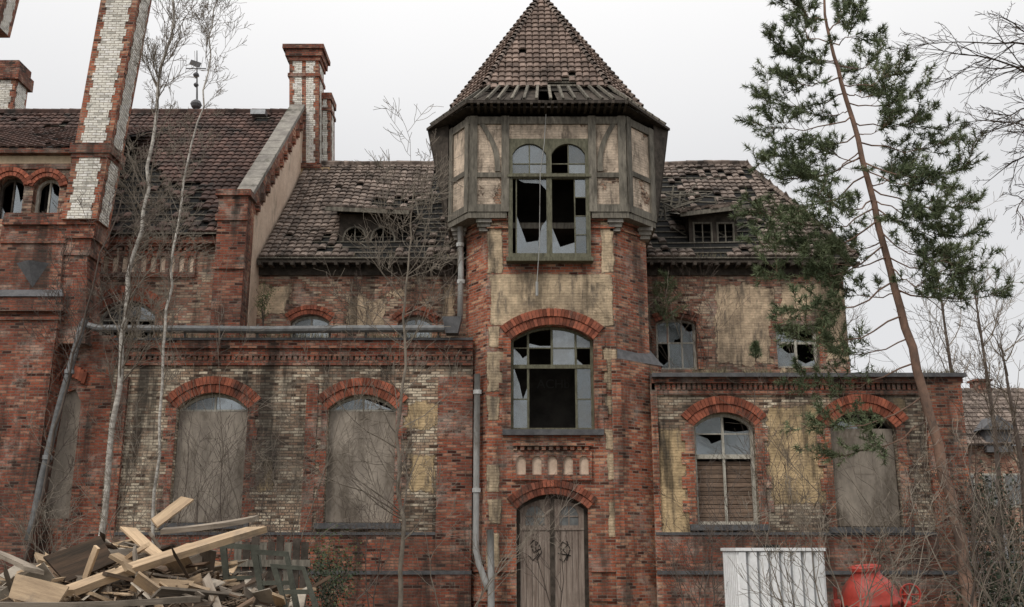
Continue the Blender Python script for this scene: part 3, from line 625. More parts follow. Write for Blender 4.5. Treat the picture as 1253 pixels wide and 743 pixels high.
wr=build('wing_roof',mb,M['tilered'],B,label='dark brown tiled roof of the left wing with holes')
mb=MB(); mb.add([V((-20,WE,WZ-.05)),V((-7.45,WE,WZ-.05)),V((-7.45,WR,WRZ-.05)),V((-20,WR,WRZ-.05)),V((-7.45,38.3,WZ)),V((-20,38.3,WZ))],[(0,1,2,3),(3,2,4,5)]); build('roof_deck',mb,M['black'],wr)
mb=MB()
for i in range(24): t_=i/24; mb.beam((-20,WE+(WR-WE)*t_,WZ+(WRZ-WZ)*t_-.015),(-7.5,WE+(WR-WE)*t_,WZ+(WRZ-WZ)*t_-.015),.05,.035)
for i in range(90):
    x=R.uniform(100,255); y=R.uniform(190,292); p=P(x,y,26.1+(285-y)*.037); a=R.uniform(-.5,.5); l=R.uniform(.2,.7); dd=V((math.cos(a),.2,math.sin(a)))*l; mb.beam(p-dd,p+dd,.05,.04)
build('batten',mb,M['timber'],wr)
mb=MB()
for i in range(40): x=-20+i*.315; mb.tube([(x,WR,WRZ+.06+R.uniform(-.01,.01)),(x+.32,WR,WRZ+.07)],[.12,.1],6)
build('ridge_tile',mb,M['tilered'],wr)
mb=MB(); p=P(320,142,31.7); mb.box((p.x-.25,31.2,p.z-.15),(p.x+.25,31.5,p.z+.02)); build('roof_hatch',mb,M['galv'],wr)
zg0=P(270,240,25.7).z; 
mb=MB(); mb.ext(GB,[(-.1,0),(-.1,zg0),(6,WRZ+.45),(12.2,WZ),(12.2,0)],(),0,-.4)
build('gable_wall',mb,M['red'],B,label='stepped brick edge and plastered face of the left gable')
mb=MB(); pts=[(.2,5),(.2,zg0-.6)]
for k in range(12):
    t_=k/11; u=.2+5.35*t_; zz=zg0-.65+(WRZ+.45-zg0)*(u/6.1)+.1
    pts+=[(u,zz),(u+.3,zz+.05)]
pts+=[(5.95,5)]
mb.ext(GB,pts,(),.03,-.05); build('gable_plaster',mb,M['plaster3'],B)
mb=MB()
n=14
for i in range(n):
    a=V((-7.3,25.75+6.25*i/n,zg0+.03+(WRZ+.45-zg0)*i/n)); b=V((-7.3,25.75+6.25*(i+.97)/n,zg0+.03+(WRZ+.45-zg0)*(i+.97)/n)); mb.beam(a,b,.5,.12)
build('coping',mb,M['stone'],B)
for k in range(12): mb=MB(); u=.3+k*.48; z=zg0+(WRZ+.45-zg0)*(u/6.1)-.42; mb.rect(GB,u,z-.06,u+.16,z+.18,.1,.0); build('gable_dentil',mb,M['red'],B)
mb=MB(); x0=P(263,320,25.6).x; mb.box((x0,25.55,5),(-7.12,26.1,zg0-.05)); build('gable_pier',mb,M['darkred'],B)
mb=MB(); mb.box((x0-.08,25.47,zg0-.05),(-7.04,26.2,zg0+.12)); mb.box((x0-.05,25.5,zg0-.75),(-7.07,25.56,zg0-.6)); mb.box((x0-.05,25.5,zg0-2.1),(-7.07,25.56,zg0-1.95)); build('pier_cap',mb,M['darkred'],B)
LB=front(24.7)
ha=[window(LB,-6,28,216,228,268,vb=(.5,),fm='darkwood',ring=.24,jw=0,broken=1,sill=False,label='arched attic opening at the far left edge'),window(LB,40,72,217,229,262,vb=(.5,),fm='whiteframe',ring=.24,jw=0,broken=1,sill=False,label='arched attic opening beside the tall chimney')]
za=LB.uz(30,186)[1]; mb=MB(); ub=LB.uz(84,230)[0]; mb.ext(LB,[(-16,0),(ub,0),(ub,za),(-16,za)],ha,0,-.24); mb.rect(PL(ub,24.95,ub,27),0,5,2.05,za,0,-.3); build('attic_wall',mb,M['upper'],B)
mb=MB(); mb.rect(LB,-16,za-.5,ub+.05,za-.35,.06,0.002); mb.rect(LB,-16,za-.1,ub+.1,za+.03,.2,.003); build('cornice',mb,M['darkred'],B)
mb=MB(); mb.rect(LB,-16,za-.34,ub,za-.12,.02,-.01); build('cornice_band',mb,M['plaster'],B)
tm2=MB(); zz=WZ+(WRZ-WZ)*.72; tiles(tm2,(-18,24.5,za+.05),(ub+.1,24.5,za+.05),(ub+.1,WR-1.6,zz+.5),(-18,WR-1.6,zz+.5),cw=.24,ch=.3,skip=ell((60,165,20,14,.4))); ar_=build('attic_roof',tm2,M['tilered'],B)
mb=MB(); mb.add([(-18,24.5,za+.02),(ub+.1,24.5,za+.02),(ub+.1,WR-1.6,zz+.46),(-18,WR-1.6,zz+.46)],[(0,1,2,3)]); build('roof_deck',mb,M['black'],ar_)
Z1=front(24.35); mb=MB(); mb.ext(Z1,[Z1.uz(*p) for p in ((-120,382),(72,382),(36,650),(22,758),(-160,758))],(),0,-.62); build('corner_pier',mb,M['darkred'],B,label='massive dark red brick pier at the far left')
mb=MB()
for y0,y1,e,f in ((372,382,80,.14),(364,372,76,.08),(388,392,75,.05)): mb.ext(Z1,[Z1.uz(*p) for p in ((-120,y0),(e,y0),(e,y1),(-120,y1))],(),f,-.6)
build('pier_cornice',mb,M['darkred'],B)
mb=MB(); a=Z1.uz(-120,364); b=Z1.uz(80,364); c=Z1.uz(74,352); mb.add([Z1.pt(*a,.12),Z1.pt(*b,.12),Z1.pt(c[0],c[1],-.1),Z1.pt(a[0],c[1],-.1)],[(0,1,2,3)]); build('pier_slope',mb,M['slate'],B)
Z2=front(24.42); mb=MB(); mb.ext(Z2,[Z2.uz(*p) for p in ((2,276),(80,276),(76,320),(72,372),(-4,372))],(),0,-.5)
mb.ext(Z2,[Z2.uz(*p) for p in ((8,262),(86,262),(84,276),(4,276))],(),.1,-.55)
for y in (292,): mb.ext(Z2,[Z2.uz(*p) for p in ((2,y),(81,y),(81,y+6),(1,y+6))],(),.05,-.5)
build('upper_pier',mb,M['darkred'],B)
mb=MB()
for cx,cy in ((40,322),): q0=Z2.uz(cx-20,cy);q1=Z2.uz(cx+20,cy);q2=Z2.uz(cx,cy+30); mb.add([Z2.pt(*q0,.0),Z2.pt(*q1,.0),Z2.pt(*q2,.005),Z2.pt((q0[0]+q1[0])/2,q0[1]+.02,.22)],[(0,3,2),(3,1,2),(0,1,3)])
build('pier_cap',mb,M['slate'],B)
mb=MB(); Z3=front(24.45)
for y0,y1,xa,xb,f in ((262,276,78,121,.12),(276,292,74,118,.06),(292,312,70,112,.0),(312,420,66,106,-.05)): mb.ext(Z3,[Z3.uz(*p) for p in ((xa-2,y1),(xb-3,y1),(xb,y0),(xa,y0))],(),f,-.9)
build('chimney_foot',mb,M['darkred'],B)
LP=front(24.94); hb_=[LP.uz(*p) for p in ((50,634),(84,634),(99,492),(92,476),(78,482))]
mb=MB(); mb.ext(LP,[LP.uz(*p) for p in ((-80,410),(150,410),(120,758),(-120,758))],[hb_],-.01,-.3); build('link_wall',mb,M['darkred'],B)
mb=MB(); mb.ext(LP,hb_,(),-.1,-.14); build('board',mb,M['board'],B,label='tall leaning board closing the narrow opening behind the zinc pipe')
mb=MB()
for i in range(9):
    t_=i/8; mb.beam(P(72+t_*30,470-8*math.sin(t_*3.1),24.93),P(76+t_*30,456-8*math.sin(t_*3.1),24.93),.09,.14,up=(0,1,0))
build('brick_arch',mb,M['vous'],B)
def chimney(Y,pts,dep,label,bands=(),panel=.22,strips=1):
    pl=front(Y); q=[pl.uz(*p) for p in pts]; mb=MB(); mb.ext(pl,q,(),0,-dep); 
    o=build('chimney',mb,M['red'],B,label=label)
    bl,br,tr2,tl=q; wm=MB(); n=max(6,int((tl[1]-bl[1])/.213))
    def L(t,s): a=bl[0]+(tl[0]-bl[0])*t; b=br[0]+(tr2[0]-br[0])*t; return a+(b-a)*s
    for i in range(n):
        t0,t1=i/n,(i+1)/n; e=panel+(.06 if i%2 else 0); z0=bl[1]+(tl[1]-bl[1])*t0; z1=bl[1]+(tl[1]-bl[1])*t1
        rg=[(e,1-e)] if strips==1 else [(e,.43),(.57,1-e)]
        for r0,r1 in rg: wm.ext(pl,[(L(t0,r0),z0),(L(t0,r1),z0),(L(t1,r1),z1),(L(t1,r0),z1)],(),.012,-.02)
        g=[(L(t0,1)+.012,dep*e,z0),(L(t0,1)+.012,dep*(1-e),z0),(L(t1,1)+.012,dep*(1-e),z1),(L(t1,1)+.012,dep*e,z1)]
        wm.add([(x,Y+y,z) for x,y,z in g],[(0,1,2,3)])
    build('glazed_panel',wm,M['white'],o)
    for (y0,y1,e) in bands:
        bm=MB(); z0=pl.uz(pts[0][0],y1)[1]; z1=pl.uz(pts[0][0],y0)[1]; t=(z0-bl[1])/(tl[1]-bl[1]); bm.box((L(t,0)-e,Y-e,z0),(L(t,1)+e,Y+dep+e,z1)); build('chimney_band',bm,M['darkred'],o)
    return o
chimney(24.25,((75,268),(118,268),(180,-60),(134,-60)),.85,'tall white brick chimney with red quoins beside the left pier',bands=((176,188,.07),(188,193,.03)),panel=.15)
chimney(31.5,((354,215),(390,215),(390,66),(354,66)),.95,'stout red and white chimney on the gable with a stepped brick cap',bands=((57,62,.2),(62,70,.12),(70,75,.06),(90,94,.05),(200,206,.06)),panel=.12,strips=2)
chimney(32.0,((391,212),(404,212),(404,122),(391,122)),.9,'narrow lower flue attached to the gable chimney',bands=((114,122,.05),(132,136,.04)),panel=.25)
mb=MB(); pl=front(31.5); mb.ext(pl,r4(pl,350,402,205,262),(),.02,-1.2); build('chimney_base',mb,M['plaster2'],B)
mb=MB(); p0=P(380,57,31.5); mb.box((p0.x-.35,31.7,p0.z),(p0.x+.3,32.1,p0.z+.1)); build('chimney_top',mb,M['darkwood'],B)
chimney(33,((-20,140),(14,140),(20,96),(-16,96)),.9,'pale chimney cut by the left edge of the picture',bands=((84,98,.12),(74,84,.03)),panel=.1)
chimney(30,((-40,30),(-4,30),(14,-40),(-20,-40)),.9,'chimney corner in the top left of the picture',panel=.2)
mb=MB(); a=P(240,138,32); mb.tube([a-V((0,0,.3)),a+V((0,0,.4)),P(241,62,32)],[.12,.035,.015],8); c=P(240,84,32); mb.beam(c-V((.35,0,0)),c+V((.35,0,0)),.03,.03); mb.beam(P(233,76,32),P(245,80,32),.05,.18)
for y,r in ((128,.2),(104,.09),(92,.11)): c=P(240,y,32); mb.tube([c-V((0,0,r)),c-V((0,0,r*.5)),c,c+V((0,0,r*.5)),c+V((0,0,r))],[.02,r*.8,r,r*.8,.02],8)
build('weather_vane',mb,M['slate'],B,label='iron finial with vane on the left wing ridge')
cu=bpy.data.curves.new('w','FONT'); cu.body='ACHb'; cu.size=.34; to=bpy.data.objects.new('w',cu); COL.objects.link(to)
bpy.context.view_layer.update(); me=bpy.data.meshes.new_from_object(to); p=P(657,474,26.3)
mb=MB(); mb.add([(p.x+v.co.x,26.44,p.z+v.co.y) for v in me.vertices],[tuple(q.vertices) for q in me.polygons]); bpy.data.objects.remove(to)
build('wall_writing',mb,M['chalk'],B,label='faint letters on the wall inside the tower window')
# ---------------------------------------------------------------- vegetation
def rv(s=1.): return V((R.gauss(0,s),R.gauss(0,s),R.gauss(0,s)))
def branch(mb,p,d,L,r,lvl,wig=.16,up=.05,kids=(0,4,5,6),out=None,ratio=.55,ang=.8,n=6,rmin=.004):
    p=V(p); d=V(d).normalized(); pts=[p]; ds=[d]
    for i in range(n):
        d=(d+rv(wig)+V((0,0,up))).normalized(); p=p+d*L/n; pts.append(p); ds.append(d)
    mb.tube(pts,[max(rmin,r*(1-.82*i/n)) for i in range(n+1)],6 if r>.03 else 3)
    if out is not None: out.append((lvl,pts))
    if lvl>0:
        for k in range(kids[lvl]):
            t=R.uniform(.2,1.)*n; i=min(n-1,int(t)); q=pts[i].lerp(pts[i+1],t-i)
            e=rv(); e=(e-ds[i]*e.dot(ds[i])).normalized(); dd=ds[i]*math.cos(ang)+e*math.sin(ang)
            branch(mb,q,dd,L*ratio*R.uniform(.6,1.1)*(1.15-.5*t/n),max(rmin,r*.5*(1.1-.6*t/n)),lvl-1,wig,up,kids,out,ratio,ang,n,rmin)
def bare_tree(name,path,r0,r1,nb,L,label,cat='tree',mat='birch',tmat='twig',lvl=2,ang=.7,up=.08,kids=(0,4,4,5),start=.3,rmin=.006,jit=.035):
    pts=[P(*p) for p in path]; base=pts[0].copy()
    root=empty(name,(base.x,base.y,0),label,cat)
    if base.z>0.05: pts=[V((base.x,base.y,-.05))]+pts
    m=len(pts); mb=MB(); sm=[]
    for i in range(m-1):
        for k in range(4): q=pts[i].lerp(pts[i+1],k/4); sm.append(q+rv(jit) if i+k else q)
    sm.append(pts[-1]); n=len(sm); rad=[r0+(r1-r0)*i/(n-1) for i in range(n)]
    mb.tube(sm,rad,8); build('trunk',mb,M[mat],root,smooth=True)
    bm=MB()
    for k in range(nb):
        t=R.uniform(start,1)**.9*(n-2); i=int(t); q=sm[i].lerp(sm[i+1],t-i); ax=(sm[i+1]-sm[i]).normalized()
        e=V((R.uniform(-1,1),R.uniform(-.7,.7),0)); e=(e-ax*e.dot(ax)).normalized(); dd=ax*math.cos(ang)+e*math.sin(ang)
        branch(bm,q,dd,L*R.uniform(.5,1.1)*(1.2-.6*i/n),max(rmin*1.3,rad[i]*.42),lvl,.13,up,kids,rmin=rmin)
    build('crown',bm,M[tmat],root); return root
bare_tree('birch_tree',[(118,742,22.5),(130,600,22.5),(146,440,22.5),(160,340,22.5),(180,230,22.5),(194,110,22.5),(214,20,22.5),(222,-60,22.5)],.078,.022,54,2.2,'white-barked birch rising in front of the left wing, the thicker of the two',tmat='twiglight',ang=.5,start=.3,kids=(0,6,6),rmin=.005)
bare_tree('birch_tree',[(178,742,21.8),(190,600,21.8),(199,430,21.8),(212,330,21.8),(225,220,21.8),(246,130,21.8),(258,50,21.8),(270,-20,21.8)],.04,.013,44,1.9,'thin pale birch right of the thicker birch',tmat='twiglight',ang=.5,start=.3,kids=(0,6,6),rmin=.0045)
bare_tree('bare_tree',[(489,752,21.5),(494,640,21.5),(486,560,21.5),(495,450,21.5),(495,370,21.5),(502,290,21.5),(508,215,21.5)],.06,.012,42,2.7,'slender leafless tree growing in front of the annex left of the tower',mat='twiglight',tmat='twiglight',ang=.95,start=.22,lvl=2,rmin=.005,kids=(0,5,5))
bare_tree('bare_tree',[(20,742,22.),(60,560,22.),(92,430,22.),(118,330,22.),(150,240,22.)],.04,.012,24,2.2,'crooked thin bare tree in front of the far left pier',mat='twig',tmat='twig',ang=.7,start=.25,rmin=.005,kids=(0,5,5))
SH=((345,21.8,430,5,'leafless shrub between the two left boarded windows'),(250,20.5,480,5,'leafless shrub in front of the leftmost boarded window'),(1055,15.2,600,3,'tangled bare shrub in front of the red machine'),(1160,14.5,500,5,'tangled bare shrub at the lower right corner'),(1235,13.5,470,4,'tall bare shrub at the right edge of the picture'),(930,20.,520,5,'thin bare shrub right of the tower door'),(1120,24.,330,3,'thin leafless sapling behind the pine'),(690,23.8,600,2,'spindly bare stems in front of the door'),(60,20.,540,4,'dry stems behind the scrap wood'),(1190,19.,560,4,'bare shrub in front of the distant house'),(160,21.5,420,4,'dry stems left of the leftmost boarded window'),(440,20.5,560,4,'low dry stems below the boarded window beside the tower'),(1000,14.8,600,5,'low arching briars in front of the white container'),(840,18.,600,5,'low dry briars left of the white container'),(550,21,560,3,'dry stems at the corner between annex and tower'),(1115,20,560,3,'dry stems below the rightmost boarded window'))
for i,(x,Y,h,nk,l) in enumerate(SH):
    bs=P(x,700,Y); rt=empty('bare_shrub',(bs.x,Y,0),l,'shrub'); mb=MB(); H_=P(x,h,Y).z
    for k in range(nk):
        dd=V((R.uniform(-.45,.45),R.uniform(-.2,.2),1)); branch(mb,(bs.x+R.uniform(-.4,.4),Y+R.uniform(-.3,.3),-.05),dd,H_*R.uniform(.6,1.1),.018,2,.13,.03,(0,6,8),rmin=.0038,ang=.65,n=9)
    build('branches',mb,M['twig' if i%2 else 'twiglight'],rt)
for x,Y,yb_,h,l in ((868,26.7,452,300,'dead climber stems on the wall between the two right attic windows'),(545,26.5,408,260,'dead climber stems beside the white downpipe'),(440,26.6,408,320,'dry twigs standing on the left annex roof'),(1040,26.5,450,330,'dry twigs on the right annex roof near its end')):
    b_=P(x,yb_,Y); rt=empty('bare_shrub',b_,l,'shrub'); mb=MB(); H_=P(x,h,Y).z-b_.z
    for k in range(5): branch(mb,b_+V((R.uniform(-.3,.3),0,0)),V((R.uniform(-.3,.3),R.uniform(-.1,.1),1)),H_*R.uniform(.6,1.),.012,2,.14,.04,(0,5,6),rmin=.0045,ang=.6,n=7)
    build('branches',mb,M['twig'],rt)
rt=empty('bare_tree',(P(1390,600,15).x,15,0),'dark bare tree whose branches hang into the top right corner','tree')
mb=MB(); tx=P(1390,600,15).x; mb.tube([(tx,15,-.1),(tx-.1,15,3),(tx-.2,15,6),(tx-.3,15,9.5)],[.3,.24,.2,.12],8); build('trunk',mb,M['twig'],rt)
mb=MB()
for (x0,y0,x1,y1) in ((1330,120,1140,30),(1330,60,1150,-5),(1330,150,1180,110),(1340,190,1165,150),(1330,220,1200,225),(1330,30,1200,60),(1330,100,1215,180),(1330,80,1190,85),(1335,170,1190,190)):
    a=P(x0,y0,15); b=P(x1,y1,15+R.uniform(-1,1)); L=(b-a).length
    mb.beam((tx-.2,15,a.z-1),a,.06,.06); branch(mb,a,b-a,L*1.02,.028,2,.12,-.02,(0,7,11),ratio=.4,ang=.65,n=9,rmin=.004)
build('crown',mb,M['twig'],rt)
for i,(x,Y,ht,l) in enumerate(((1180,34,330,'distant bare tree just right of the annex end'),(1225,38,330,'distant bare tree above the far house'),(1252,30,420,'distant bare tree at the right edge'))):
    bs=P(x,650,Y); H_=P(x,ht,Y).z; rt=empty('bare_tree',(bs.x,Y,0),l,'tree'); tb=MB(); tb.tube([(bs.x,Y,-.1),(bs.x+.2,Y,H_*.5),(bs.x,Y,H_)],[.12,.08,.02],6); build('trunk',tb,M['twig'],rt); mb=MB()
    for k in range(16):
        z=H_*R.uniform(.45,1); branch(mb,(bs.x+.1,Y,z),V((R.uniform(-1,1),R.uniform(-1,1),.9)),H_*.26*R.uniform(.6,1.1),.025,2,.14,.08,(0,5,5),rmin=.007)
    build('crown',mb,M['twiglight'],rt)
def tuft(mb,pts,nn,ln=.13,wd=.0085):
    m=len(pts)-1
    for k in range(nn):
        t=R.uniform(.1,1)*m; i=min(m-1,int(t)); q=pts[i].lerp(pts[i+1],t-i); ax=(pts[i+1]-pts[i]).normalized(); e=rv().normalized()
        d_=(ax*.75+e*.9).normalized(); s=d_.cross(rv()).normalized()*wd; l=ln*R.uniform(.7,1.2); mb.add([q-s,q+s,q+d_*l],[(0,1,2)])
PT=[(1188,752),(1176,660),(1156,580),(1129,480),(1108,400),(1090,330),(1070,250),(1050,170),(1030,100),(1016,50),(1008,0),(1002,-40)]
Yp=19.; tp=[P(x,y,Yp) for x,y in PT]; rt=empty('pine_tree',(tp[0].x,Yp,0),'tall leaning pine with reddish trunk and sparse needle clumps','tree')
tps=[]
for i in range(len(tp)-1):
    for k in range(3): tps.append(tp[i].lerp(tp[i+1],k/3)+rv(.018))
tps.append(tp[-1]); nn_=len(tps)
mb=MB(); mb.tube([V((tp[0].x+.03,Yp,-.1))]+tps,[.125]+[.12-.104*(i/(nn_-1))**.9 for i in range(nn_)],10); build('trunk',mb,M['pinebark'],rt,smooth=True)
def trunk_at(y):
    for (xa,ya),(xb,yb) in zip(PT,PT[1:]):
        if yb<=y<=ya: s=(ya-y)/(ya-yb); return P(xa+(xb-xa)*s,y,Yp)
BR=[(10,962,-8),(20,1040,-12),(35,966,28),(40,1052,20),(60,942,48),(65,1078,60),(80,952,90),(90,1100,88),(100,938,125),(112,1125,112),(128,925,150),(135,1138,140),(150,945,190),(160,1165,168),(178,928,212),(185,1182,205),(200,920,262),(215,1190,248),(240,1186,288),(255,930,300),(270,1165,318),(285,950,335),(300,1195,330),(312,1150,350),(330,960,375),(340,1240,345),(372,960,410),(400,1010,430),(430,975,470),(470,985,520),(500,1000,555),(230,1000,240),(120,1000,140),(180,1000,180),(250,1120,260),(280,1010,300),(210,1110,200),(150,1090,150),(190,1140,225),(230,1150,265),(100,1075,110),(60,985,70),(170,975,215),(345,1020,350),(300,985,310),(240,965,270)]
wd=MB(); nd=MB()
for y0,x1,y1 in BR:
    a=trunk_at(y0+14); b=P(x1,y1,Yp+R.uniform(-1.6,1.6)); L=(b-a).length; n=8; pts=[]
    for i in range(n+1):
        s=i/n; q=a.lerp(b,s)+V((0,0,-.2*L*math.sin(math.pi*s)*.6))+(rv(.03) if 0<i<n else V((0,0,0))); pts.append(q)
    wd.tube(pts,[.018*(1-.8*i/n)*(.6+L/5) for i in range(n+1)],5)
    low=y0>360
    for k in range(int(L*(4.6 if not low else 4.))+6):
        s=R.uniform(.3,1)*n; i=min(n-1,int(s)); q=pts[i].lerp(pts[i+1],s-i); ax=(pts[i+1]-pts[i]).normalized()
        o=[]; e=(ax*.8+rv(.42)+V((0,0,.18))).normalized()
        branch(wd,q,e,R.uniform(.3,.65),.007,1,.12,.08,(0,3),o,ratio=.6,ang=.6,n=4,rmin=.0035)
        for lv,pp in o: tuft(nd,pp[1:],int(38 if not low else 26))
    tuft(nd,pts[5:],110)
build('limbs',wd,M['pinebark'],rt); build('crown',nd,M['needle'],rt)
def leafy(name,x,y,Y,h,label,n=400,mat='leaf',cat='sapling',z0=None,rw=.35,ls=.05):
    b=P(x,y,Y); 
    if z0 is not None: b.z=z0
    rt=empty(name,b,label,cat); mb=MB(); o=[]
    for k in range(4): branch(mb,b,V((R.uniform(-.3,.3),R.uniform(-.2,.2),1)),h*R.uniform(.7,1),.014,1,.12,.05,(0,7),o,ratio=.4,ang=.8,n=5)
    build('stem',mb,M['twig'],rt); lm=MB()
    for k in range(n):
        lv,pp=R.choice(o); q=R.choice(pp[1:])+rv(.05*rw/.35); e=rv().normalized(); s=e.cross(rv()).normalized()*ls*.4; lm.add([q-s,q+e*ls*.5+s*.3,q+e*ls,q-s*-1],[(0,1,2,3)])
    build('foliage',lm,M[mat],rt)
def pinelet(x,y,Y,h,label):
    b=P(x,y,Y); rt=empty('pine_sapling',b,label,'sapling'); mb=MB(); nd=MB(); tp_=b+V((0,0,h)); mb.tube([b,tp_],[.02,.006],5)
    for k in range(26):
        s=R.uniform(.15,1); q=b.lerp(tp_,s); e=V((R.uniform(-1,1),R.uniform(-1,1),.5)).normalized(); l=(1.15-s)*h*.4; mb.tube([q,q+e*l],[.006,.004],3); tuft(nd,[q,q+e*l*.5,q+e*l],70)
    build('stem',mb,M['pinebark'],rt); build('foliage',nd,M['needle'],rt)
pinelet(817,420,26.3,2.0,'small pine seedling growing on the annex roof against the tower')
pinelet(925,443,26.4,.5,'tiny pine seedling on the right annex roof')
leafy('sapling',322,400,26.2,1.2,'young green sapling rooted on the left annex roof',500)
leafy('sapling',1000,448,26.2,1.0,'small green sapling on the right annex roof',160)
leafy('evergreen_shrub',405,752,22.,2.1,'dark green shrub below the left boarded window next to the tower',1100,'leaf','shrub',0,rw=1.2,ls=.06)
leafy('evergreen_shrub',395,752,19.,1.4,'low ivy clump at the right foot of the scrap heap',1200,'darkleaf','shrub',0,rw=1.2,ls=.07)
leafy('evergreen_shrub',1248,700,24.,3.0,'dense dark evergreen shrub at the right edge',3000,'darkleaf','shrub',0,rw=2.2,ls=.12)
leafy('evergreen_shrub',1215,700,20.,1.5,'low evergreen shrub right of the pine foot',1500,'darkleaf','shrub',0,rw=2.,ls=.10)
mb=MB()
def blades(x0,x1,Y0,Y1,z,n,h):
    for k in range(n):
        x=R.uniform(x0,x1)
        if NZ.noise(V((x*1.1,z,0)))<-.05: continue
        q=V((x,R.uniform(Y0,Y1),z)); e=V((R.gauss(0,.5),R.gauss(0,.4),1)).normalized(); l=h*R.uniform(.3,1.2); s=V((.006,0,0)); m=q+e*l*.6; tp_=m+(e+V((R.gauss(0,.5),0,-.2))).normalized()*l*.5
        mb.add([q-s,q+s,m+s*.7,m-s*.7,tp_],[(0,1,2,3),(3,2,4)])
blades(a0,a1,24.72,25.6,zA1+.05,1500,.28); blades(b0,b1,24.67,25.3,zR1+.09,1400,.22); blades(-7,9,26.58,26.7,EZ+.02,700,.15); blades(-13,-7.9,25.75,25.95,P(180,298,26).z+.14,300,.25)
build('dry_grass',mb,M['straw'],kind='stuff',label='dry grass and moss growing along the ledges and roof edges',cat='grass')
# ---------------------------------------------------------------- far house
Yh=55; hx0=P(1150,600,Yh).x; hx1=P(1330,600,Yh).x; zE_=P(1200,545,Yh).z; zR_=P(1200,476,Yh+4).z
H=empty('brick_house',(hx0,Yh,0),'distant brick house with grey tiled roof at the right edge','house')
mb=MB(); mb.box((hx0,Yh,0),(hx1,Yh+8,zE_)); build('wall',mb,M['upper'],H)
mb=MB(); tiles(mb,(hx0-.3,Yh-.4,zE_),(hx1,Yh-.4,zE_),(hx1,Yh+4,zR_),(hx0-.3,Yh+4,zR_),cw=.4,ch=.45,th=.06); mb.add([(hx0-.3,Yh-.4,zE_-.02),(hx1,Yh-.4,zE_-.02),(hx1,Yh+4,zR_-.02),(hx0-.3,Yh+4,zR_-.02),(hx1,Yh+8.4,zE_),(hx0-.3,Yh+8.4,zE_)],[(0,1,2,3),(3,2,4,5)]); hr=build('roof',mb,M['tile'],H)
p=P(1200,478,Yh+4); mb=MB(); mb.box((p.x-.45,Yh+3.6,p.z-.8),(p.x+.45,Yh+4.4,p.z+.5)); mb.box((p.x-.55,Yh+3.5,p.z+.5),(p.x+.55,Yh+4.5,p.z+.62)); build('chimney',mb,M['darkred'],hr)
for x,y in ((1182,600),(1215,600),(1240,600)):
    q=P(x,y,Yh); mb=MB(); mb.box((q.x-.5,Yh-.06,q.z-.9),(q.x+.5,Yh-.005,q.z+.9)); wn=build('window',mb,M['whiteframe'],H)
    for s in (-1,1):
        mb=MB(); mb.box((min(q.x+s*.04,q.x+s*.42),Yh-.09,q.z-.8),(max(q.x+s*.04,q.x+s*.42),Yh-.061,q.z+.8)); build('pane',mb,M['dullpane'],wn)
q=P(1222,540,Yh-.3); mb=MB(); mb.box((q.x-.7,Yh-.35,zE_-.4),(q.x+.7,Yh+1.5,q.z+.6)); mb.add([(q.x-1,Yh-.6,q.z+.6),(q.x+1,Yh-.6,q.z+.6),(q.x,Yh-.6,q.z+1.4),(q.x-1,Yh+2,q.z+.6),(q.x+1,Yh+2,q.z+.6),(q.x,Yh+2,q.z+1.4)],[(0,1,2),(0,2,5,3),(1,2,5,4)]); build('dormer',mb,M['slate'],H)
fp=P(1180,700,21); FN=empty('wire_fence',(fp.x,21,0),'rusty wire mesh fence in the lower right corner','fence')
for i in range(4):
    x=fp.x+i*.9; mb=MB(); mb.tube([(x,21,-.05),(x,21,1.9)],.03,6,True); build('post',mb,M['galv'],FN)
mb=MB()
for k in range(9): mb.tube([(fp.x,21,.15+k*.2),(fp.x+2.7,21,.15+k*.2)],.005,3)
for k in range(18): mb.tube([(fp.x+.15*k,21,.1),(fp.x+.15*k,21,1.85)],.005,3)
build('mesh',mb,M['galv'],FN)
# ---------------------------------------------------------------- container
Yk=16.; a=P(903,690,Yk); b=P(1011,690,Yk); zt_=P(950,672,Yk).z
K=empty('liquid_tank',((a.x+b.x)/2,Yk+.6,0),'white vertically ribbed bulk container in front of the right annex','tank')
n=8; wdt=(b.x-a.x); dp=1.1
mb=MB(); mb.box((a.x+.05,Yk+.1,.32),(b.x-.05,Yk+dp,zt_-.03)); build('tank_body',mb,M['groove'],K)  # grey core seen between the white ribs as painted groove shade
mb=MB()
for i in range(n):
    x0_=a.x+wdt*(i+.09)/n; x1_=a.x+wdt*(i+.91)/n; mb.prism([(x0_+.02,Yk+.04),(x1_-.02,Yk+.04),(x1_,Yk+.099),(x0_,Yk+.099)],.33,zt_-.04)
    y0_=Yk+.05+dp*(i+.09)/n; y1_=Yk+.05+dp*(i+.91)/n
    mb.prism([(a.x,y0_+.02),(a.x+.049,y0_),(a.x+.049,y1_),(a.x,y1_-.02)],.33,zt_-.04); mb.prism([(b.x,y0_+.02),(b.x-.049,y0_),(b.x-.049,y1_),(b.x,y1_-.02)],.33,zt_-.04)
build('ribbed_side',mb,M['plastic'],K)
mb=MB(); mb.prism([(a.x-.02,Yk+.02),(b.x+.02,Yk+.02),(b.x+.02,Yk+1.18),(a.x-.02,Yk+1.18)],zt_-.028,zt_+.02); build('rim',mb,M['plastic'],K)
mb=MB(); c=V(((a.x+b.x)/2,Yk+.6,zt_+.02)); mb.tube([c,c+V((0,0,.05))],.14,16,True); build('lid',mb,M['black'],K)
mb=MB()
for z0,z1 in ((.24,.3),(0,.06)):
    for k in range(5): mb.box((a.x,Yk+k*.26,z0),(b.x,Yk+k*.26+.12,z1))
for k in range(3): x=a.x+.05+k*(wdt-.2)/2; mb.box((x,Yk+.005,.061),(x+.12,Yk+1.15,.239))
build('pallet',mb,M['timber'],K)
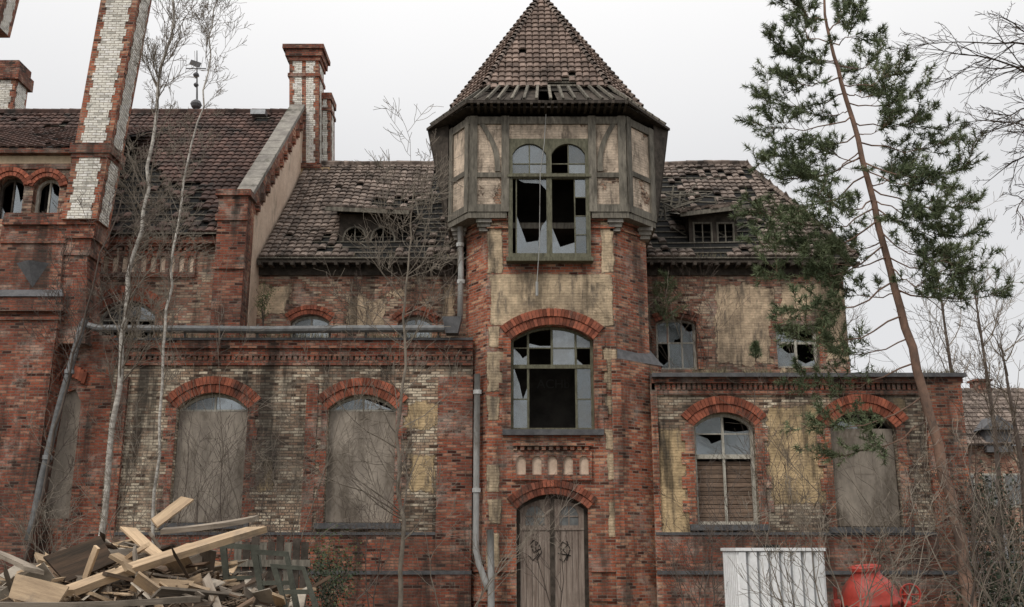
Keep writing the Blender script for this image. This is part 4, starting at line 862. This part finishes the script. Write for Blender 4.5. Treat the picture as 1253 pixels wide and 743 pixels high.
# ---------------------------------------------------------------- red mixer
Ym=16.5; c=P(1064,720,Ym); K=empty('cement_mixer',(c.x,Ym,0),'dull red cement mixer standing right of the white container','cement mixer')
ax=V((-.12,-.1,1)).normalized(); c0=V((c.x,Ym,P(1060,742,Ym).z))
prof=[(-.62,.12),(-.55,.34),(-.4,.42),(.02,.44),(.04,.465),(.09,.465),(.11,.44),(.2,.43),(.3,.39),(.38,.33),(.45,.26),(.5,.22),(.6,.22)]
mb=MB(); mb.tube([c0+ax*h for h,r in prof],[r for h,r in prof],32); build('drum',mb,M['redpaint'],K,smooth=True)
mb=MB(); mb.tube([c0+ax*(-.18),c0+ax*(-.17),c0+ax*(-.10),c0+ax*(-.09)],[.45,.49,.49,.45],32); build('gear_ring',mb,M['darkwood'],K)
for k in range(16):
    mb=MB(); t_=k*math.pi/8; e1=ax.cross(V((1,0,0))).normalized(); e2=ax.cross(e1); q=c0+ax*.065+(e1*math.cos(t_)+e2*math.sin(t_))*.465; mb.tube([q-ax*.025,q+ax*.025],.018,5,True); build('drum_bolt',mb,M['darkwood'],K)
mb=MB(); q=c0+ax*.6; mb.tube([q-ax*.03,q-ax*.03,q+ax*.02,q+ax*.02],[.21,.245,.245,.20],28); build('mouth_rim',mb,M['redpaint'],K)
mb=MB()
for s in (-1,1):
    x=c0.x+s*.55; mb.tube([(x,Ym,c0.z+.3),(x,Ym,c0.z),(x,Ym-.1,.65),(x+s*.1,Ym-.5,.05)],.03,8); mb.tube([(x,Ym-.05,.8),(x+s*.08,Ym+.5,.05)],.03,8); mb.tube([(x-.05,Ym,c0.z+.02),(x+.05,Ym,c0.z+.02)],.09,12,True)
mb.tube([(c0.x-.55,Ym-.1,c0.z-.1),(c0.x-.55,Ym-.55,c0.z-.3),(c0.x+.55,Ym-.55,c0.z-.3),(c0.x+.55,Ym-.1,c0.z-.1)],.03,8); build('stand',mb,M['redpaint'],K)
mb=MB(); w0=c0+V((.62,-.05,.18)); mb.tube([w0+V((.16*math.cos(k*math.pi/8),0,.16*math.sin(k*math.pi/8))) for k in range(17)],.016,6)
for k in range(4): mb.tube([w0,w0+V((.16*math.cos(k*1.57),0,.16*math.sin(k*1.57)))],.012,5)
build('tilt_wheel',mb,M['redpaint'],K)
for s in (-1,1):
    mb=MB(); x=c0.x+s*.62; mb.tube([(x-.05,Ym+.5,.22),(x+.05,Ym+.5,.22)],.22,18,True); build('wheel',mb,M['black'],K)
# ---------------------------------------------------------------- scrap heap
hc=P(175,720,13.5)
def hz(x,y):
    px=(x/y)*F+626; r=max(0,1-abs(px-175)/228); return max(0,(1.5*r**.36)*max(0,1-((y-13.3)/2.6)**2)**.5) if abs(y-13.3)<2.6 else 0
mb=MB(); n=60; vs=[];fs=[]
for j in range(n+1):
    for i in range(n+1):
        x=-7.6+5.6*i/n; y=10.8+5.2*j/n; vs.append((x,y,hz(x,y)+R.uniform(-.07,.08)-.1))
for j in range(n):
    for i in range(n): q=j*(n+1)+i; fs.append((q,q+1,q+n+2,q+n+1))
mb.add(vs,fs)
for k in range(3000):
    px=R.uniform(-15,395); y=R.uniform(11,14); x=(px-626)/F*y; q=V((x,y,hz(x,y)+R.uniform(0,.12))); e=rv().normalized(); e.z*=.5; l=R.uniform(.06,.3)
    mb.beam(q,q+e*l,R.uniform(.006,.035),R.uniform(.004,.015))
build('debris_mound',mb,surf('splinters',(.25,.185,.13),(.10,.075,.055),3,island=.6,bump=0,stain=(.05,.04,.03)),None,loc=(hc.x,13.5,0),label='mound of splinters and small scraps under the scrap boards',cat='debris heap',kind='stuff')
def plank(p,q,w,th,mat,label,group=None,roll=0,name='plank'):
    p=V(p);q=V(q); L=(q-p).length; me=bpy.data.meshes.new(name); vs=[]; n=5
    bend=R.uniform(-.02,.02)*L; e0=R.uniform(-.16,.16)*min(1,L); e1=R.uniform(-.16,.16)*min(1,L)
    for i in range(n+1):
        s=i/n; x=(s-.5)*L; zb_=bend*math.sin(math.pi*s)
        for k,(yy,zz) in enumerate(((-w/2,-th/2),(w/2,-th/2),(w/2,th/2),(-w/2,th/2))):
            xx=x+((e0 if k in (0,3) else -e0*.3) if i==0 else ((e1 if k in (0,3) else -e1*.3) if i==n else 0))
            vs.append((xx,yy+R.uniform(-.004,.004),zz+zb_))
    fs=[(i*4+k,i*4+(k+1)%4,i*4+4+(k+1)%4,i*4+4+k) for i in range(n) for k in range(4)]+[(0,3,2,1),(n*4,n*4+1,n*4+2,n*4+3)]
    me.from_pydata(vs,[],fs); me.materials.append(M[mat]); o=bpy.data.objects.new(name,me); COL.objects.link(o)
    d=(q-p).normalized(); o.matrix_world=Matrix.Translation((p+q)/2)@d.to_track_quat('X','Z').to_matrix().to_4x4()@Matrix.Rotation(roll,4,'X')
    tag(o,label,'board' if name=='panel' else 'plank',group)
GR={'pale':('pale splintered board in the scrap wood heap','pale boards in the scrap wood heap'),'old':('grey weathered board in the scrap wood heap','grey boards in the scrap wood heap'),'drk':('dark rotten timber in the scrap wood heap','dark timbers in the scrap wood heap'),'sheet':('whitish flat sheet in the scrap wood heap','whitish sheets in the scrap wood heap')}
for i in range(290):
    px=R.uniform(-15,385); y=R.uniform(11.3,13.6); x=(px-626)/F*y; z=hz(x,y)+R.uniform(0,.12); a=R.gauss(.1,.9) if R.random()<.6 else R.uniform(0,3.1); L=R.choice([R.uniform(.2,.5),R.uniform(.35,.9),R.uniform(.5,1.25)])
    d_=V((math.cos(a),math.sin(a)*.7,R.gauss(0,.38))).normalized()*L/2; mt=R.choices(['pale','old','drk','sheet'],[.34,.28,.30,.08])[0]
    if z-abs(d_.z)<0: d_.z=0
    ww=R.choice([.03,.05,.08,.1,.12,.16,.2,.26]) if mt!='sheet' else R.uniform(.2,.4)
    plank(V((x,y,z+.03))-d_,V((x,y,z+.03))+d_,ww,R.uniform(.015,.045) if mt!='sheet' else .012,mt,*GR[mt],roll=R.gauss(0,.8),name='panel' if mt=='sheet' else 'plank')
plank(P(72,728,11.3),P(309,650,12.2),.16,.08,'pale','long pale plank lying aslant across the front of the heap',roll=.4)
plank(P(190,640,12.6),P(228,611,13.),.15,.03,'pale','short pale board poking up at the top of the heap',roll=.6)
plank(P(158,648,12.6),P(205,690,12.2),.15,.03,'pale','broad tan board sloping down the middle of the heap',roll=.3)
plank(P(200,650,12.8),P(316,634,13.4),.10,.06,'old','thick grey board along the top of the heap',roll=.2)
plank(P(65,698,11.7),P(132,672,12.2),.40,.03,'drk','wide brown panel lying on the left part of the heap',roll=.9,name='panel')
plank(P(-20,672,12.),P(45,700,11.5),.12,.05,'old','grey plank at the left edge of the heap')
plank(P(12,716,11.2),P(75,732,11.0),.28,.02,'pale','pale flat sheet at the lower left of the heap',roll=.9,name='panel')
plank(P(-30,740,10.8),P(235,733,10.9),.12,.06,'old','dark grey beam along the bottom edge of the heap')
# dark greenish frames stacked at the right end of the heap
for k,(x0_,x1_,y0_,y1_,Y_,sl,l) in enumerate(((268,316,664,752,12.6,10,'dark greenish empty frame leaning on the scrap heap, the left one'),(306,352,672,756,12.2,16,'dark greenish empty frame leaning on the scrap heap, the middle one'),(330,372,690,760,11.8,22,'dark greenish empty frame leaning on the scrap heap, the right one'))):
    pl=front(Y_); mb=MB(); o_=[pl.uz(*p) for p in ((x0_+sl,y1_),(x1_+sl,y1_-4),(x1_,y0_+3),(x0_,y0_))]; cx=sum(p[0] for p in o_)/4; cz_=sum(p[1] for p in o_)/4
    i_=[(cx+(u-cx)*.72,cz_+(z-cz_)*.84) for u,z in o_]; mb.ext(pl,o_,[i_],0,-.05); mb.beam(pl.pt((i_[0][0]+i_[3][0])/2,(i_[0][1]+i_[3][1])/2,-.025),pl.pt((i_[1][0]+i_[2][0])/2,(i_[1][1]+i_[2][1])/2,-.025),.03,.05)
    build('wooden_frame',mb,M['greenwood'],None,loc=(cx,Y_,0),label=l,cat='frame')
fx=P(285,700,15.5).x; PF=empty('board_fence',(fx,15.5,0),'low dark board fence panel right of the scrap heap','fence')
for k in range(9):
    x=fx+k*.125; mb=MB(); mb.box((x,15.5,0),(x+.11,15.53,P(300,655,15.5).z-R.uniform(0,.12))); build('fence_board',mb,M['darkwood' if k%3 else 'timber'],PF)
for z in (.5,1.35): mb=MB(); mb.box((fx-.02,15.45,z),(fx+1.15,15.495,z+.1)); build('rail',mb,M['timber'],PF)
mb=MB(); mb.add([(-600,-100,0),(600,-100,0),(600,1500,0),(-600,1500,0)],[(0,1,2,3)]); build('ground',mb,M['litter'],kind='structure',label='bare earth with leaf litter',cat='ground')
# ---------------------------------------------------------------- world
W=bpy.data.worlds.new('World'); sc.world=W; W.use_nodes=True; nt=W.node_tree; bg=nt.nodes['Background']
sky=nt.nodes.new('ShaderNodeTexSky'); sky.sky_type='NISHITA'; sky.sun_disc=False; sky.sun_elevation=math.radians(48); sky.sun_rotation=math.radians(200)
tc=nt.nodes.new('ShaderNodeTexCoord'); sp=nt.nodes.new('ShaderNodeSeparateXYZ'); nt.links.new(tc.outputs['Generated'],sp.inputs[0])
mr_=nt.nodes.new('ShaderNodeMapRange'); mr_.inputs['From Min'].default_value=.35; mr_.inputs['From Max'].default_value=1.; mr_.inputs['To Min'].default_value=0; mr_.inputs['To Max'].default_value=1; nt.links.new(sp.outputs[2],mr_.inputs[0])
mg=nt.nodes.new('ShaderNodeMix'); mg.data_type='RGBA'; mg.inputs[6].default_value=(7.9,7.88,7.95,1); mg.inputs[7].default_value=(17.5,17.2,16.8,1); nt.links.new(mr_.outputs[0],mg.inputs[0])
nz=nt.nodes.new('ShaderNodeTexNoise'); nz.inputs['Scale'].default_value=1.6; nz.inputs['Detail'].default_value=5; nt.links.new(tc.outputs['Generated'],nz.inputs['Vector'])
m2=nt.nodes.new('ShaderNodeMix'); m2.data_type='RGBA'; m2.blend_type='MULTIPLY'; m2.inputs[0].default_value=1; nt.links.new(mg.outputs[2],m2.inputs[6])
mrn=nt.nodes.new('ShaderNodeMapRange'); mrn.inputs['To Min'].default_value=.93; mrn.inputs['To Max'].default_value=1.07; nt.links.new(nz.outputs['Fac'],mrn.inputs[0]); nt.links.new(mrn.outputs[0],m2.inputs[7])
m3=nt.nodes.new('ShaderNodeMix'); m3.data_type='RGBA'; m3.inputs[0].default_value=.95; nt.links.new(sky.outputs[0],m3.inputs[6]); nt.links.new(m2.outputs[2],m3.inputs[7])
nt.links.new(m3.outputs[2],bg.inputs[0]); bg.inputs[1].default_value=.1
sl=bpy.data.lights.new('sun','SUN'); sl.energy=1.5; sl.angle=math.radians(16); sl.color=(1,.94,.85); so=bpy.data.objects.new('sun',sl); COL.objects.link(so)
so.rotation_euler=V((-.45,-.65,.85)).to_track_quat('Z','Y').to_euler()
cam=bpy.data.cameras.new('camera'); cam.lens=F/1253*36; cam.sensor_width=36; cam.clip_end=3000; co=bpy.data.objects.new('camera',cam); COL.objects.link(co); co.location=(0,0,CZ); co.rotation_euler=(math.pi/2+TH,0,0); sc.camera=co
sc.view_settings.view_transform='Standard'; sc.view_settings.look='None'; sc.view_settings.exposure=0
